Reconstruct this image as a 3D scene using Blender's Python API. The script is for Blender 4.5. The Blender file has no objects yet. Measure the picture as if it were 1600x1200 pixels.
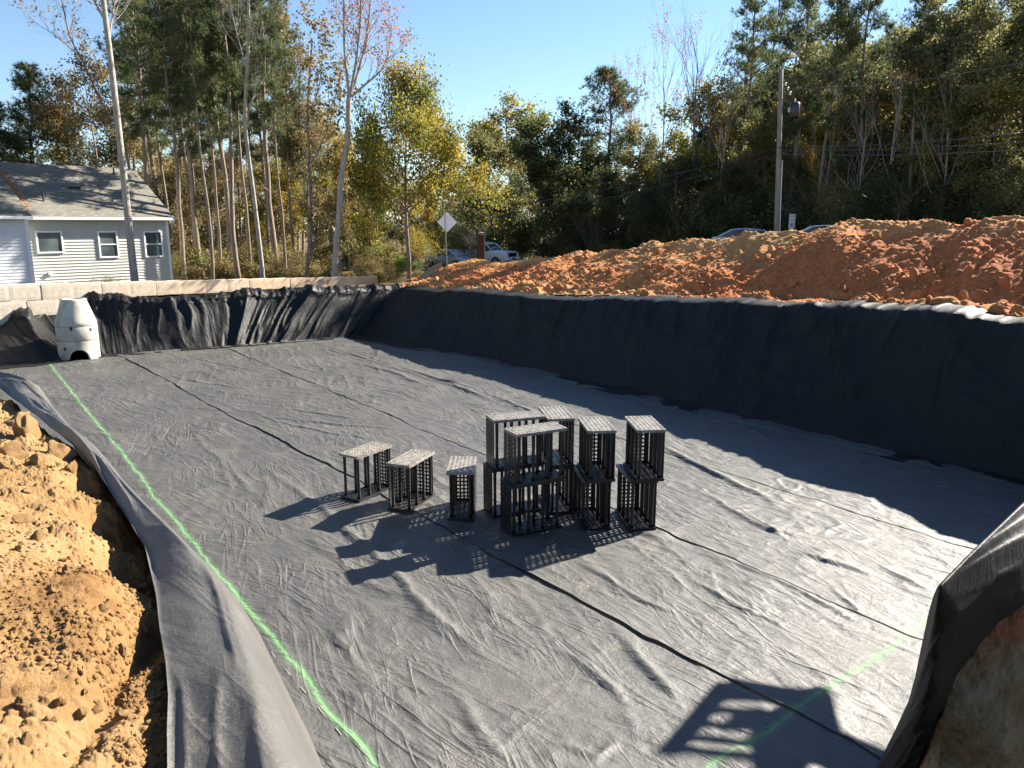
import bpy, math, random
import numpy as np
from mathutils import Vector, Matrix

# ------------------------------------------------------------------ camera, sky, sun
SC = bpy.context.scene
COL = SC.collection
H = 4.78                                   # camera height above the pit floor (z = 0)
FPX, HY = 1200.0, 350.0                    # focal length in photo pixels, horizon row
TH = math.atan((600 - HY) / FPX)
cd = bpy.data.cameras.new('camera'); cam = bpy.data.objects.new('camera', cd); COL.objects.link(cam)
cam.location = (0, 0, H); cam.rotation_euler = (math.pi / 2 - TH, 0, 0)
cd.sensor_width = 36; cd.lens = 36 * FPX / 1600; cd.clip_start = 0.05; cd.clip_end = 2000
SC.camera = cam
SUN = Vector((1.34, .93, 1.0)).normalized()
W = bpy.data.worlds.new('World'); SC.world = W; W.use_nodes = True
wn = W.node_tree.nodes; wl = W.node_tree.links
bg = wn['Background']; sky = wn.new('ShaderNodeTexSky'); sky.sky_type = 'NISHITA'; sky.sun_disc = False
sky.sun_elevation = math.asin(SUN.z); sky.sun_rotation = math.atan2(SUN.x, SUN.y)
sky.air_density = 1.0; sky.dust_density = 0.0; sky.ozone_density = 3.5
wl.new(sky.outputs[0], bg.inputs[0]); bg.inputs[1].default_value = 0.052
sd = bpy.data.lights.new('sun', 'SUN'); sd.energy = 5.0; sd.angle = math.radians(0.53); sd.color = (1.0, 0.93, 0.82)
so = bpy.data.objects.new('sun', sd); COL.objects.link(so)
so.rotation_euler = (-SUN).to_track_quat('-Z', 'Y').to_euler(); so.location = (30, 24, 30)
SC.view_settings.view_transform = 'Standard'; SC.view_settings.look = 'None'
SC.view_settings.exposure = 1.92; SC.view_settings.gamma = 1.0; SC.view_settings.use_curve_mapping = False
SC.render.engine = 'CYCLES'; SC.cycles.max_bounces = 6; SC.cycles.transparent_max_bounces = 8

# ------------------------------------------------------------------ helpers: rays, noise
CT, ST = math.cos(TH), math.sin(TH)
def ray(x, y):
    a = (x - 800) / FPX; b = (y - 600) / FPX
    return np.array([a, CT - b * ST, -ST - b * CT])
CAM = np.array([0, 0, H])
def at(x, y, z=0.0):
    r = ray(x, y); return CAM + r * ((H - z) / -r[2])
def atd(x, y, d):
    r = ray(x, y); return CAM + r * (d / r[1])
EU = np.array([.63, -.777]); EV = np.array([.777, .63])
def atv(x, y, v):
    r = ray(x, y); return CAM + r * (v / (r[0] * EV[0] + r[1] * EV[1]))
def uv2xy(u, v): return u * EU[0] + v * EV[0], u * EU[1] + v * EV[1]
def xy2uv(x, y): return x * EU[0] + y * EU[1], x * EV[0] + y * EV[1]

def h2(ix, iy, s):
    n = (ix.astype(np.int64) * 374761393 + iy.astype(np.int64) * 668265263 + s * 1442695041) & 0xffffffff
    n = ((n ^ (n >> 13)) * 1274126177) & 0xffffffff
    n = ((n ^ (n >> 16)) * 2246822519) & 0xffffffff
    return ((n ^ (n >> 15)) & 0xffffff) / float(0xffffff)
def vn(x, y, s=0):
    ix = np.floor(x); iy = np.floor(y); fx = x - ix; fy = y - iy
    fx = fx * fx * fx * (fx * (fx * 6 - 15) + 10); fy = fy * fy * fy * (fy * (fy * 6 - 15) + 10)
    a = h2(ix, iy, s); b = h2(ix + 1, iy, s); c = h2(ix, iy + 1, s); d = h2(ix + 1, iy + 1, s)
    return (a + (b - a) * fx) * (1 - fy) + (c + (d - c) * fx) * fy
def fbm(x, y, s=0, o=4, g=.5):
    r = 0; a = 1; t = 0
    for i in range(o):
        r = r + a * vn(x * 2 ** i + 17.3 * i, y * 2 ** i - 9.1 * i, s + i); t += a; a *= g
    return r / t
def ridged(x, y, s=0, o=3, p=2.0):
    r = 0; a = 1; t = 0
    for i in range(o):
        r = r + a * (1 - np.abs(2 * vn(x * 2 ** i + 5.7 * i, y * 2 ** i + 3.3 * i, s + 31 * i) - 1)) ** p; t += a; a *= .5
    return r / t
def clods(x, y, cell, s, hmin=.1, hmax=.5, dens=.8):
    """domes of random size on a jittered grid: crumbly soil"""
    X = x / cell; Y = y / cell; ix = np.floor(X); iy = np.floor(Y); out = np.zeros_like(X)
    for dx in (-1, 0, 1):
        for dy in (-1, 0, 1):
            cx = ix + dx; cy = iy + dy
            px = cx + h2(cx, cy, s); py = cy + h2(cx, cy, s + 1)
            r = .25 + .5 * h2(cx, cy, s + 2) ** 2; k = h2(cx, cy, s + 3)
            an = h2(cx, cy, s + 4) * 6.28; ca = np.cos(an); sa = np.sin(an)
            ex = (X - px) * ca + (Y - py) * sa; ey = -(X - px) * sa + (Y - py) * ca
            d2 = (ex * ex + (ey * 1.35) ** 2) / (r * r)
            dome = np.sqrt(np.clip(1 - d2, 0, 1)) * r * (hmin + (hmax - hmin) * k) * (k < dens)
            out = np.maximum(out, dome)
    return out * cell
def sstep(a, b, x):
    t = np.clip((x - a) / (b - a), 0, 1); return t * t * (3 - 2 * t)

# ------------------------------------------------------------------ helpers: meshes, objects
def mesh_np(name, V, Fc, mat=None, smooth=False, attrs=None):
    V = np.asarray(V, np.float32); Fc = np.asarray(Fc, np.int32)
    me = bpy.data.meshes.new(name); k = Fc.shape[1]
    me.vertices.add(len(V)); me.vertices.foreach_set('co', V.ravel())
    me.loops.add(Fc.size); me.loops.foreach_set('vertex_index', Fc.ravel())
    me.polygons.add(len(Fc)); me.polygons.foreach_set('loop_start', np.arange(0, Fc.size, k, dtype=np.int32))
    me.polygons.foreach_set('loop_total', np.full(len(Fc), k, np.int32))
    if smooth: me.polygons.foreach_set('use_smooth', np.ones(len(Fc), bool))
    for an, (dom, arr) in (attrs or {}).items():
        at_ = me.attributes.new(an, 'FLOAT', dom); at_.data.foreach_set('value', np.asarray(arr, np.float32).ravel())
    me.update(calc_edges=True)
    if mat: me.materials.append(mat)
    return me
def link(name, me, parent=None, loc=None, rot=None):
    o = bpy.data.objects.new(name, me); COL.objects.link(o)
    if parent is not None: o.parent = parent
    if loc is not None: o.location = loc
    if rot is not None: o.rotation_euler = rot
    return o
def tag(o, label=None, cat=None, group=None, kind=None):
    if label: o['label'] = label
    if cat: o['category'] = cat
    if group: o['group'] = group
    if kind: o['kind'] = kind
    return o
def thing(name, label, cat, loc=(0, 0, 0), rz=0.0, group=None):
    o = bpy.data.objects.new(name, None); COL.objects.link(o)
    o.location = loc; o.rotation_euler = (0, 0, rz); o.empty_display_size = .2
    return tag(o, label, cat, group)
def copy_tree(o, parent=None):
    c = o.copy(); COL.objects.link(c); c.parent = parent
    for ch in o.children: copy_tree(ch, c)
    return c
def gridfaces(nu, nv, close=False):
    i = np.arange(nu - 1)[:, None]; j = np.arange(nv if close else nv - 1)[None]
    j2 = (j + 1) % nv
    return np.stack([i * nv + j, (i + 1) * nv + j, (i + 1) * nv + j2, i * nv + j2], -1).reshape(-1, 4)

class MB:
    def __init__(s): s.v = []; s.f = []
    def add(s, V, Fs):
        b = len(s.v); s.v.extend(tuple(map(float, p)) for p in V); s.f.extend(tuple(b + i for i in f) for f in Fs); return s
    def box(s, x0, x1, y0, y1, z0, z1):
        V = [(x, y, z) for x in (x0, x1) for y in (y0, y1) for z in (z0, z1)]
        return s.add(V, [(0, 1, 3, 2), (4, 6, 7, 5), (0, 4, 5, 1), (2, 3, 7, 6), (0, 2, 6, 4), (1, 5, 7, 3)])
    def cbox(s, x0, x1, y0, y1, z0, z1, c):
        """box with chamfered edges"""
        b = len(s.v); V = []
        for sx in (0, 1):
            for sy in (0, 1):
                for sz in (0, 1):
                    X = (x0, x1)[sx]; Y = (y0, y1)[sy]; Z = (z0, z1)[sz]
                    dx = c if sx == 0 else -c; dy = c if sy == 0 else -c; dz = c if sz == 0 else -c
                    V += [(X, Y + dy, Z + dz), (X + dx, Y, Z + dz), (X + dx, Y + dy, Z)]
        I = lambda sx, sy, sz, k: (sx * 4 + sy * 2 + sz) * 3 + k
        F = []
        F += [(I(0,0,0,0), I(0,0,1,0), I(0,1,1,0), I(0,1,0,0)), (I(1,0,0,0), I(1,1,0,0), I(1,1,1,0), I(1,0,1,0))]
        F += [(I(0,0,0,1), I(1,0,0,1), I(1,0,1,1), I(0,0,1,1)), (I(0,1,0,1), I(0,1,1,1), I(1,1,1,1), I(1,1,0,1))]
        F += [(I(0,0,0,2), I(0,1,0,2), I(1,1,0,2), I(1,0,0,2)), (I(0,0,1,2), I(1,0,1,2), I(1,1,1,2), I(0,1,1,2))]
        for a in (0, 1):
            for b_ in (0, 1):
                F += [(I(0,a,b_,1), I(1,a,b_,1), I(1,a,b_,2), I(0,a,b_,2)), (I(a,0,b_,0), I(a,1,b_,0), I(a,1,b_,2), I(a,0,b_,2)),
                      (I(a,b_,0,0), I(a,b_,1,0), I(a,b_,1,1), I(a,b_,0,1))]
                for c_ in (0, 1): F.append((I(a,b_,c_,0), I(a,b_,c_,1), I(a,b_,c_,2)))
        return s.add(V, F)
    def tube(s, P, R, n=6, cap=True):
        P = [Vector(p) for p in P]; b = len(s.v); up = None
        for i, p in enumerate(P):
            d = (P[min(i + 1, len(P) - 1)] - P[max(i - 1, 0)])
            if d.length < 1e-9: d = Vector((0, 0, 1))
            d.normalize()
            if up is None: up = d.orthogonal().normalized()
            a = (up - d * up.dot(d))
            a = a.normalized() if a.length > 1e-6 else d.orthogonal().normalized()
            up = a; c = d.cross(a); r = R[i] if hasattr(R, '__len__') else R
            for k in range(n):
                t = 2 * math.pi * k / n; q = p + (a * math.cos(t) + c * math.sin(t)) * r; s.v.append((q.x, q.y, q.z))
        for i in range(len(P) - 1):
            for k in range(n):
                k2 = (k + 1) % n; s.f.append((b + i * n + k, b + i * n + k2, b + (i + 1) * n + k2, b + (i + 1) * n + k))
        if cap:
            s.f.append(tuple(b + k for k in reversed(range(n)))); s.f.append(tuple(b + (len(P) - 1) * n + k for k in range(n)))
        return s
    def lathe(s, prof, n=32, c=(0, 0, 0)):
        b = len(s.v)
        for r, z in prof:
            for k in range(n):
                t = 2 * math.pi * k / n; s.v.append((c[0] + r * math.cos(t), c[1] + r * math.sin(t), c[2] + z))
        for i in range(len(prof) - 1):
            for k in range(n):
                k2 = (k + 1) % n; s.f.append((b + i * n + k, b + i * n + k2, b + (i + 1) * n + k2, b + (i + 1) * n + k))
        return s
    def prism(s, poly, axis, a0, a1):
        """2-D polygon extruded along an axis ('x': poly is (y, z); 'y': (x, z); 'z': (x, y))"""
        def m(p, a): return {'x': (a, p[0], p[1]), 'y': (p[0], a, p[1]), 'z': (p[0], p[1], a)}[axis]
        n = len(poly); V = [m(p, a0) for p in poly] + [m(p, a1) for p in poly]
        return s.add(V, [tuple(range(n))[::-1], tuple(range(n, 2 * n))] + [(i, (i + 1) % n, n + (i + 1) % n, n + i) for i in range(n)])
    def mesh(s, name, mat, smooth=False):
        me = bpy.data.meshes.new(name); me.from_pydata(s.v, [], s.f); me.update()
        if smooth: me.polygons.foreach_set('use_smooth', np.ones(len(me.polygons), bool))
        if mat: me.materials.append(mat)
        return me
    def build(s, name, mat, parent=None, smooth=False, loc=None, rot=None):
        return link(name, s.mesh(name, mat, smooth), parent, loc, rot)

# ------------------------------------------------------------------ materials
def newmat(name):
    m = bpy.data.materials.new(name); m.use_nodes = True
    nt = m.node_tree; p = nt.nodes['Principled BSDF']; return m, nt, p
def N(nt, t, **kw):
    n = nt.nodes.new(t)
    for k, v in kw.items():
        if k in n.inputs: n.inputs[k].default_value = v
        else: setattr(n, k, v)
    return n
def noise(nt, scale, detail=4, rough=.55, vec=None, dist=0):
    n = N(nt, 'ShaderNodeTexNoise'); n.inputs['Scale'].default_value = scale; n.inputs['Detail'].default_value = detail
    n.inputs['Roughness'].default_value = rough; n.inputs['Distortion'].default_value = dist
    if vec is not None: nt.links.new(vec, n.inputs['Vector'])
    return n
def ramp(nt, fac, stops):
    r = N(nt, 'ShaderNodeValToRGB'); e = r.color_ramp.elements
    while len(e) < len(stops): e.new(.5)
    for el, (p, c) in zip(e, stops):
        el.position = p; el.color = (*c, 1) if len(c) == 3 else c
    nt.links.new(fac, r.inputs[0]); return r
def mixc(nt, fac, a, b, mode='MIX'):
    m = N(nt, 'ShaderNodeMix', data_type='RGBA', blend_type=mode)
    for s, v in ((m.inputs[0], fac), (m.inputs[6], a), (m.inputs[7], b)):
        if isinstance(v, (int, float)): s.default_value = v
        elif isinstance(v, tuple): s.default_value = (*v, 1)
        else: nt.links.new(v, s)
    return m.outputs[2]
def mth(nt, op, a, b=None, c=None, clamp=False):
    m = N(nt, 'ShaderNodeMath', operation=op); m.use_clamp = clamp
    for i, v in enumerate((a, b, c)):
        if v is None: continue
        if isinstance(v, (int, float)): m.inputs[i].default_value = v
        else: nt.links.new(v, m.inputs[i])
    return m.outputs[0]
def bump(nt, p, hgt, strength=.3, dist=.01):
    b = N(nt, 'ShaderNodeBump'); b.inputs['Strength'].default_value = strength; b.inputs['Distance'].default_value = dist
    nt.links.new(hgt, b.inputs['Height']); nt.links.new(b.outputs[0], p.inputs['Normal']); return b
def plain(name, col, rough=.6, metal=0, spec=.5, var=.12, scale=8, bumps=0, bscale=60):
    m, nt, p = newmat(name); tc = N(nt, 'ShaderNodeTexCoord').outputs['Object']
    n = noise(nt, scale, 5, .6, tc)
    r = ramp(nt, n.outputs[0], [(.3, tuple(c * (1 - var) for c in col)), (.7, tuple(min(1, c * (1 + var)) for c in col))])
    nt.links.new(r.outputs[0], p.inputs['Base Color']); p.inputs['Roughness'].default_value = rough
    p.inputs['Metallic'].default_value = metal; p.inputs['Specular IOR Level'].default_value = spec
    if bumps: bump(nt, p, noise(nt, bscale, 4, .6, tc).outputs[0], bumps, .01)
    return m

def mat_fabric(name, base, rough, spec, dust, paint=False, weave=True):
    m, nt, p = newmat(name); tc = N(nt, 'ShaderNodeTexCoord').outputs['Object']
    big = noise(nt, .5, 5, .6, tc); mid = noise(nt, 5, 6, .65, tc); fine = noise(nt, 240, 2, .5, tc)
    c = ramp(nt, mid.outputs[0], [(.3, tuple(x * .8 for x in base)), (.72, tuple(x * 1.2 for x in base))]).outputs[0]
    # dusty footprints and scuffs: pale clay dust in broken patches
    sc1 = noise(nt, 1.1, 3, .5, tc); sc2 = noise(nt, 34, 3, .7, tc)
    f = mth(nt, 'MULTIPLY', ramp(nt, sc1.outputs[0], [(.56, (0,) * 3), (.72, (1,) * 3)]).outputs[0], ramp(nt, sc2.outputs[0], [(.5, (0,) * 3), (.66, (1,) * 3)]).outputs[0])
    c = mixc(nt, mth(nt, 'MULTIPLY', f, dust), c, (.30, .24, .17))
    vo = N(nt, 'ShaderNodeTexVoronoi'); vo.inputs['Scale'].default_value = 1.15; nt.links.new(tc, vo.inputs['Vector'])
    fp = mth(nt, 'MULTIPLY', ramp(nt, vo.outputs['Distance'], [(.10, (1,) * 3), (.16, (0,) * 3)]).outputs[0], ramp(nt, noise(nt, 60, 2, .6, tc).outputs[0], [(.5, (0,) * 3), (.6, (1,) * 3)]).outputs[0])
    c = mixc(nt, mth(nt, 'MULTIPLY', fp, dust * .9), c, (.34, .29, .22))
    c = mixc(nt, mth(nt, 'MULTIPLY', ramp(nt, big.outputs[0], [(.42, (0,) * 3), (.7, (1,) * 3)]).outputs[0], dust * .28), c, (.22, .19, .155))
    if paint:
        a = N(nt, 'ShaderNodeAttribute', attribute_name='paint').outputs['Fac']      # distance to the sprayed line
        s = N(nt, 'ShaderNodeAttribute', attribute_name='paintw').outputs['Fac']     # strength of the line
        wob = noise(nt, 1.6, 3, .5, tc); w2 = noise(nt, 9, 3, .6, tc)
        d = mth(nt, 'ADD', a, mth(nt, 'MULTIPLY', mth(nt, 'SUBTRACT', wob.outputs[0], .5), .10))
        d = mth(nt, 'ABSOLUTE', mth(nt, 'ADD', d, mth(nt, 'MULTIPLY', mth(nt, 'SUBTRACT', w2.outputs[0], .5), .05)))
        core = ramp(nt, mth(nt, 'MULTIPLY', d, 7.2), [(.04, (.95,) * 3), (.13, (.55,) * 3), (.28, (.17,) * 3), (.62, (0,) * 3)]).outputs[0]
        spr = ramp(nt, noise(nt, 150, 2, .6, tc).outputs[0], [(.35, (.3,) * 3), (.62, (1,) * 3)]).outputs[0]
        k = mth(nt, 'MULTIPLY', mth(nt, 'MULTIPLY', core, spr), s)
        k = mth(nt, 'MINIMUM', mth(nt, 'MULTIPLY', k, 1.15), 1.0); c = mixc(nt, k, c, (.17, .36, .15)); nt.links.new(mth(nt, 'SUBTRACT', spec, mth(nt, 'MULTIPLY', k, spec * .8)), p.inputs['Specular IOR Level'])
    nt.links.new(c, p.inputs['Base Color'])
    p.inputs['Roughness'].default_value = rough; p.inputs['Specular IOR Level'].default_value = spec
    hgt = mth(nt, 'ADD', mth(nt, 'MULTIPLY', fine.outputs[0], .35), mth(nt, 'MULTIPLY', noise(nt, 28, 5, .65, tc, .6).outputs[0], 1.0))
    def crease(rot, sx, sy, sharp, mask_scale, seed):
        m1 = N(nt, 'ShaderNodeMapping'); m1.inputs['Rotation'].default_value = (0, 0, .889 + rot); nt.links.new(tc, m1.inputs[0])
        m2 = N(nt, 'ShaderNodeMapping'); m2.inputs['Scale'].default_value = (sx, sy, 1); m2.inputs['Location'].default_value = (seed * 7.3, seed * 3.1, seed); nt.links.new(m1.outputs[0], m2.inputs[0])
        n = noise(nt, 1.0, 3, .5, m2.outputs[0], .6)
        r = mth(nt, 'SUBTRACT', 1.0, mth(nt, 'MULTIPLY', mth(nt, 'ABSOLUTE', mth(nt, 'SUBTRACT', n.outputs[0], .5)), sharp), None, True)
        r = mth(nt, 'POWER', r, 1.6); mk = ramp(nt, noise(nt, mask_scale, 2, .5, m1.outputs[0]).outputs[0], [(.42, (.06,) * 3), (.66, (1,) * 3)]).outputs[0]
        return mth(nt, 'MULTIPLY', r, mk)
    h1 = mth(nt, 'ADD', crease(-.12, .55, 3.4, 9, .5, 1), mth(nt, 'MULTIPLY', crease(.30, .8, 4.5, 8, .6, 2), .7))
    h1 = mth(nt, 'ADD', h1, mth(nt, 'MULTIPLY', crease(-.5, 1.6, 5.5, 7, .8, 3), .55)); h1 = mth(nt, 'ADD', h1, mth(nt, 'MULTIPLY', crease(.9, 3.5, 4.5, 7, .9, 4), .22))
    b1 = bump(nt, p, h1, .6 if paint else .25, .026)
    b2 = bump(nt, p, hgt, .6, .014); nt.links.new(b1.outputs[0], b2.inputs['Normal'])
    return m
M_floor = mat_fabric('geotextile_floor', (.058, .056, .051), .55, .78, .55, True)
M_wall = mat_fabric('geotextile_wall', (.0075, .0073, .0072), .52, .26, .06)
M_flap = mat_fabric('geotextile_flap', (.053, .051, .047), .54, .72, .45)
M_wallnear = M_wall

def mat_dirt(name, cols, redmix=None, bscale=45, sc=1.0):
    m, nt, p = newmat(name); tc = N(nt, 'ShaderNodeTexCoord').outputs['Object']
    a = noise(nt, .7 * sc, 5, .6, tc, .4); b = noise(nt, 7 * sc, 6, .7, tc); d = noise(nt, 70, 4, .7, tc)
    f = mth(nt, 'ADD', mth(nt, 'MULTIPLY', a.outputs[0], .62), mth(nt, 'MULTIPLY', b.outputs[0], .38))
    c = ramp(nt, f, cols).outputs[0]
    c = mixc(nt, .35, c, ramp(nt, d.outputs[0], [(.25, (.35, .3, .25)), (.7, (1, 1, 1))]).outputs[0], 'MULTIPLY')
    if redmix:
        at_ = N(nt, 'ShaderNodeAttribute', attribute_name='red').outputs['Fac']
        n2 = noise(nt, 2.2, 5, .7, tc)
        k = ramp(nt, mth(nt, 'ADD', at_, mth(nt, 'MULTIPLY', mth(nt, 'SUBTRACT', n2.outputs[0], .5), 1.2)), [(.15, (0,) * 3), (.85, (1,) * 3)]).outputs[0]
        c = mixc(nt, k, c, ramp(nt, b.outputs[0], redmix).outputs[0])
    nt.links.new(c, p.inputs['Base Color']); p.inputs['Roughness'].default_value = .93; p.inputs['Specular IOR Level'].default_value = .15
    hgt = mth(nt, 'ADD', noise(nt, bscale, 6, .75, tc).outputs[0], mth(nt, 'MULTIPLY', noise(nt, bscale * 4, 3, .7, tc).outputs[0], .35))
    bump(nt, p, hgt, .8, .032); return m
M_bank = mat_dirt('orange_clay', [(.3, (.25, .13, .05)), (.45, (.36, .215, .09)), (.58, (.42, .27, .13)), (.72, (.31, .16, .06))])
M_mound = mat_dirt('red_clay', [(.3, (.40, .165, .06)), (.45, (.52, .25, .09)), (.58, (.60, .34, .14)), (.72, (.46, .18, .062))],
                   [(.3, (.31, .09, .034)), (.5, (.43, .145, .055)), (.7, (.52, .215, .09))])
M_clay = mat_dirt('wet_clay', [(.3, (.20, .115, .05)), (.45, (.38, .24, .11)), (.58, (.52, .37, .20)), (.72, (.27, .14, .06))],
                  [(.3, (.30, .085, .035)), (.7, (.46, .17, .075))], 30, 3.2)
M_soil = mat_dirt('leafy_ground', [(.3, (.075, .05, .028)), (.45, (.13, .088, .042)), (.58, (.17, .115, .055)), (.72, (.08, .075, .032))])

def mat_leaf(name, cols, transl=.4, rough=.6):
    m, nt, p = newmat(name); nt.nodes.remove(p)
    a = N(nt, 'ShaderNodeAttribute', attribute_name='tint').outputs['Fac']
    oi = N(nt, 'ShaderNodeObjectInfo').outputs['Random']
    f = mth(nt, 'ADD', a, mth(nt, 'MULTIPLY', mth(nt, 'SUBTRACT', oi, .5), .22), None, True)
    c = ramp(nt, f, cols).outputs[0]
    d = N(nt, 'ShaderNodeBsdfPrincipled'); d.inputs['Roughness'].default_value = rough; d.inputs['Specular IOR Level'].default_value = .35
    t = N(nt, 'ShaderNodeBsdfTranslucent'); nt.links.new(c, d.inputs['Base Color']); nt.links.new(c, t.inputs['Color'])
    mx = N(nt, 'ShaderNodeMixShader'); mx.inputs[0].default_value = transl
    nt.links.new(d.outputs[0], mx.inputs[1]); nt.links.new(t.outputs[0], mx.inputs[2])
    nt.links.new(mx.outputs[0], nt.nodes['Material Output'].inputs['Surface']); return m
M_needle = mat_leaf('pine_needles', [(0, (.06, .085, .033)), (.5, (.12, .145, .055)), (.85, (.21, .21, .08)), (1, (.28, .21, .085))], .38)
M_yellow = mat_leaf('yellow_green_leaves', [(0, (.10, .13, .025)), (.35, (.22, .21, .035)), (.7, (.42, .32, .05)), (1, (.46, .22, .05))], .45)
M_olive = mat_leaf('olive_leaves', [(0, (.085, .092, .036)), (.45, (.185, .178, .065)), (.8, (.32, .275, .095)), (1, (.48, .33, .10))], .58)
M_dark = mat_leaf('dark_leaves', [(0, (.042, .06, .023)), (.5, (.092, .11, .042)), (.9, (.19, .185, .065)), (1, (.34, .27, .08))], .52)
M_brown = mat_leaf('brown_leaves', [(0, (.10, .085, .035)), (.4, (.19, .15, .055)), (.75, (.28, .21, .08)), (1, (.32, .16, .07))], .45)
M_red = mat_leaf('red_leaves', [(0, (.30, .07, .05)), (.5, (.42, .15, .10)), (1, (.5, .28, .16))], .4)
M_lime = mat_leaf('lime_leaves', [(0, (.10, .19, .03)), (.6, (.20, .30, .05)), (1, (.34, .36, .08))], .45)
def mat_bark(name, c0, c1, sc=9):
    m, nt, p = newmat(name); tc = N(nt, 'ShaderNodeTexCoord').outputs['Object']
    mp = N(nt, 'ShaderNodeMapping'); mp.inputs['Scale'].default_value = (1, 1, .22); nt.links.new(tc, mp.inputs[0])
    n = noise(nt, sc, 6, .7, mp.outputs[0]); c = ramp(nt, n.outputs[0], [(.3, c0), (.7, c1)])
    nt.links.new(c.outputs[0], p.inputs['Base Color']); p.inputs['Roughness'].default_value = .9; p.inputs['Specular IOR Level'].default_value = .2
    bump(nt, p, n.outputs[0], .8, .05); return m
M_bark = mat_bark('pine_bark', (.11, .085, .066), (.33, .26, .20))
M_pale = mat_bark('pale_bark', (.22, .19, .155), (.46, .41, .35))
M_grey = mat_bark('grey_bark', (.12, .10, .085), (.30, .26, .22))
M_twig = mat_bark('twig_bark', (.14, .105, .08), (.27, .21, .165))

# ------------------------------------------------------------------ ground levels
def zroad(u): return np.clip(2.75 + (u + 26) * .0667, .3, 4.0)
def gz(x, y):
    x = np.asarray(x, float); y = np.asarray(y, float); u, v = xy2uv(x, y)
    near = 1.95 + .95 * sstep(4, 16, v) * sstep(-31, -5, u)
    near = near - .75 * sstep(-33, -37, u) * (1 - sstep(20, 27, v))
    return near + (zroad(u) - near) * sstep(19, 33, v)
def gzf(x, y): return float(gz(x, y))
def resample(P, n):
    P = np.asarray(P, float); d = np.r_[0, np.cumsum(np.linalg.norm(np.diff(P, axis=0), axis=1))]
    t = np.linspace(0, d[-1], n); return np.stack([np.interp(t, d, P[:, k]) for k in range(P.shape[1])], 1)
def smooth1(A, k, axis=0):
    B = A.copy()
    for _ in range(k):
        C = B.copy(); sl = [slice(None)] * A.ndim
        a = [slice(None)] * A.ndim; b = [slice(None)] * A.ndim; c = [slice(None)] * A.ndim
        a[axis] = slice(0, -2); b[axis] = slice(1, -1); c[axis] = slice(2, None)
        C[tuple(b)] = (B[tuple(a)] + 2 * B[tuple(b)] + B[tuple(c)]) / 4; B = C
    return B
def seg_dist(X, Y, P):
    """signed-less distance to a polyline and the parameter of the nearest point"""
    best = np.full(X.shape, 1e9); par = np.zeros(X.shape); side = np.zeros(X.shape)
    for i in range(len(P) - 1):
        ax, ay = P[i][:2]; bx, by = P[i + 1][:2]; dx, dy = bx - ax, by - ay; L2 = dx * dx + dy * dy + 1e-12
        t = np.clip(((X - ax) * dx + (Y - ay) * dy) / L2, 0, 1)
        ex = X - ax - t * dx; ey = Y - ay - t * dy; d = np.hypot(ex, ey); m = d < best
        best = np.where(m, d, best); par = np.where(m, (i + t) / (len(P) - 1), par)
        side = np.where(m, np.sign(dx * ey - dy * ex), side)
    return best, par, side

# ------------------------------------------------------------------ pit liner
liner = thing('pit_liner', 'black geotextile lining the whole excavated pit, floor and walls', 'liner')
G_left = [at(*p)[:2] for p in ((60,545),(81,573),(130,636),(170,682),(218,741),(246,784),(283,823),(312,863),(343,900),(400,965),(445,1019),(488,1070),(513,1115),(542,1146),(576,1177),(588,1200),(610,1240))]
G_near = [at(*p)[:2] for p in ((1050,1240),(1110,1200),(1200,1146),(1229,1123),(1365,1031),(1453,969),(1530,915))]
G_right = [at(*p)[:2] for p in ((610,538),(800,579),(860,592),(1499,740),(1596,761),(1700,784))]
G_far = [at(*p)[:2] for p in ((85,573),(300,553),(420,543),(548,529))]
FOLDS = [  # (pixel polyline on the floor, height, width)
    (((420,739),(475,775),(510,803),(553,843),(580,862),(597,877),(690,972),(763,1032)), .055, .075),
    (((955,985),(1021,1050),(1056,1096)), .045, .08), (((1036,697),(1082,727),(1140,752),(1215,792)), .06, .09),
    (((1244,870),(1310,884),(1372,901)), .04, .07), (((1383,886),(1462,929)), .04, .07),
    (((420,653),(518,664),(625,671)), .035, .07), (((425,658),(513,677),(590,690)), .03, .06),
    (((562,569),(625,587),(660,600)), .05, .10), (((635,576),(687,595),(740,607)), .05, .10), (((450,640),(560,655)), .03, .06),
    (((870,1015),(930,1060),(960,1090)), .03, .05), (((640,930),(700,1000)), .02, .05), (((900,880),(985,930),(1060,960)), .03, .05),
    (((1080,905),(1150,950),(1230,985)), .03, .05), (((1090,770),(1200,830),(1300,850)), .035, .07), (((1160,800),(1240,850)), .03, .05),
    (((240,585),(330,600),(420,612)), .025, .08), (((500,545),(600,566)), .03, .08), (((515,985),(540,1010),(585,1070)), .04, .04),
    (((900,1010),(1000,1150)), .02, .05), (((850,1160),(930,1190),(960,1165)), .035, .05), (((700,1080),(760,1150),(800,1200)), .03, .06),
    (((620,1080),(660,1140)), .025, .05), (((330,700),(420,800)), .02, .05), (((280,650),(340,720),(360,770)), .02, .05), (((300,560),(420,585)), .025, .08),
    (((1100,860),(1260,930),(1330,970)), .025, .05), (((1300,920),(1340,960)), .03, .04), (((680,590),(800,640)), .03, .10), (((760,615),(860,660)), .035, .09)]
FOLDS = [([at(*p)[:2] for p in P], h, w) for P, h, w in FOLDS]
def seam(k, u):
    b = {1: 6.42 + .004 * (u + 18), 2: 9.55 - .045 * (u + 18), 3: 12.75 - .05 * (u + 18)}[k]
    return b + .10 * (vn(u * .8, u * 0 + k, 70 + k) - .5) + .05 * (vn(u * 3.1, u * 0 + k, 75 + k) - .5)
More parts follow.
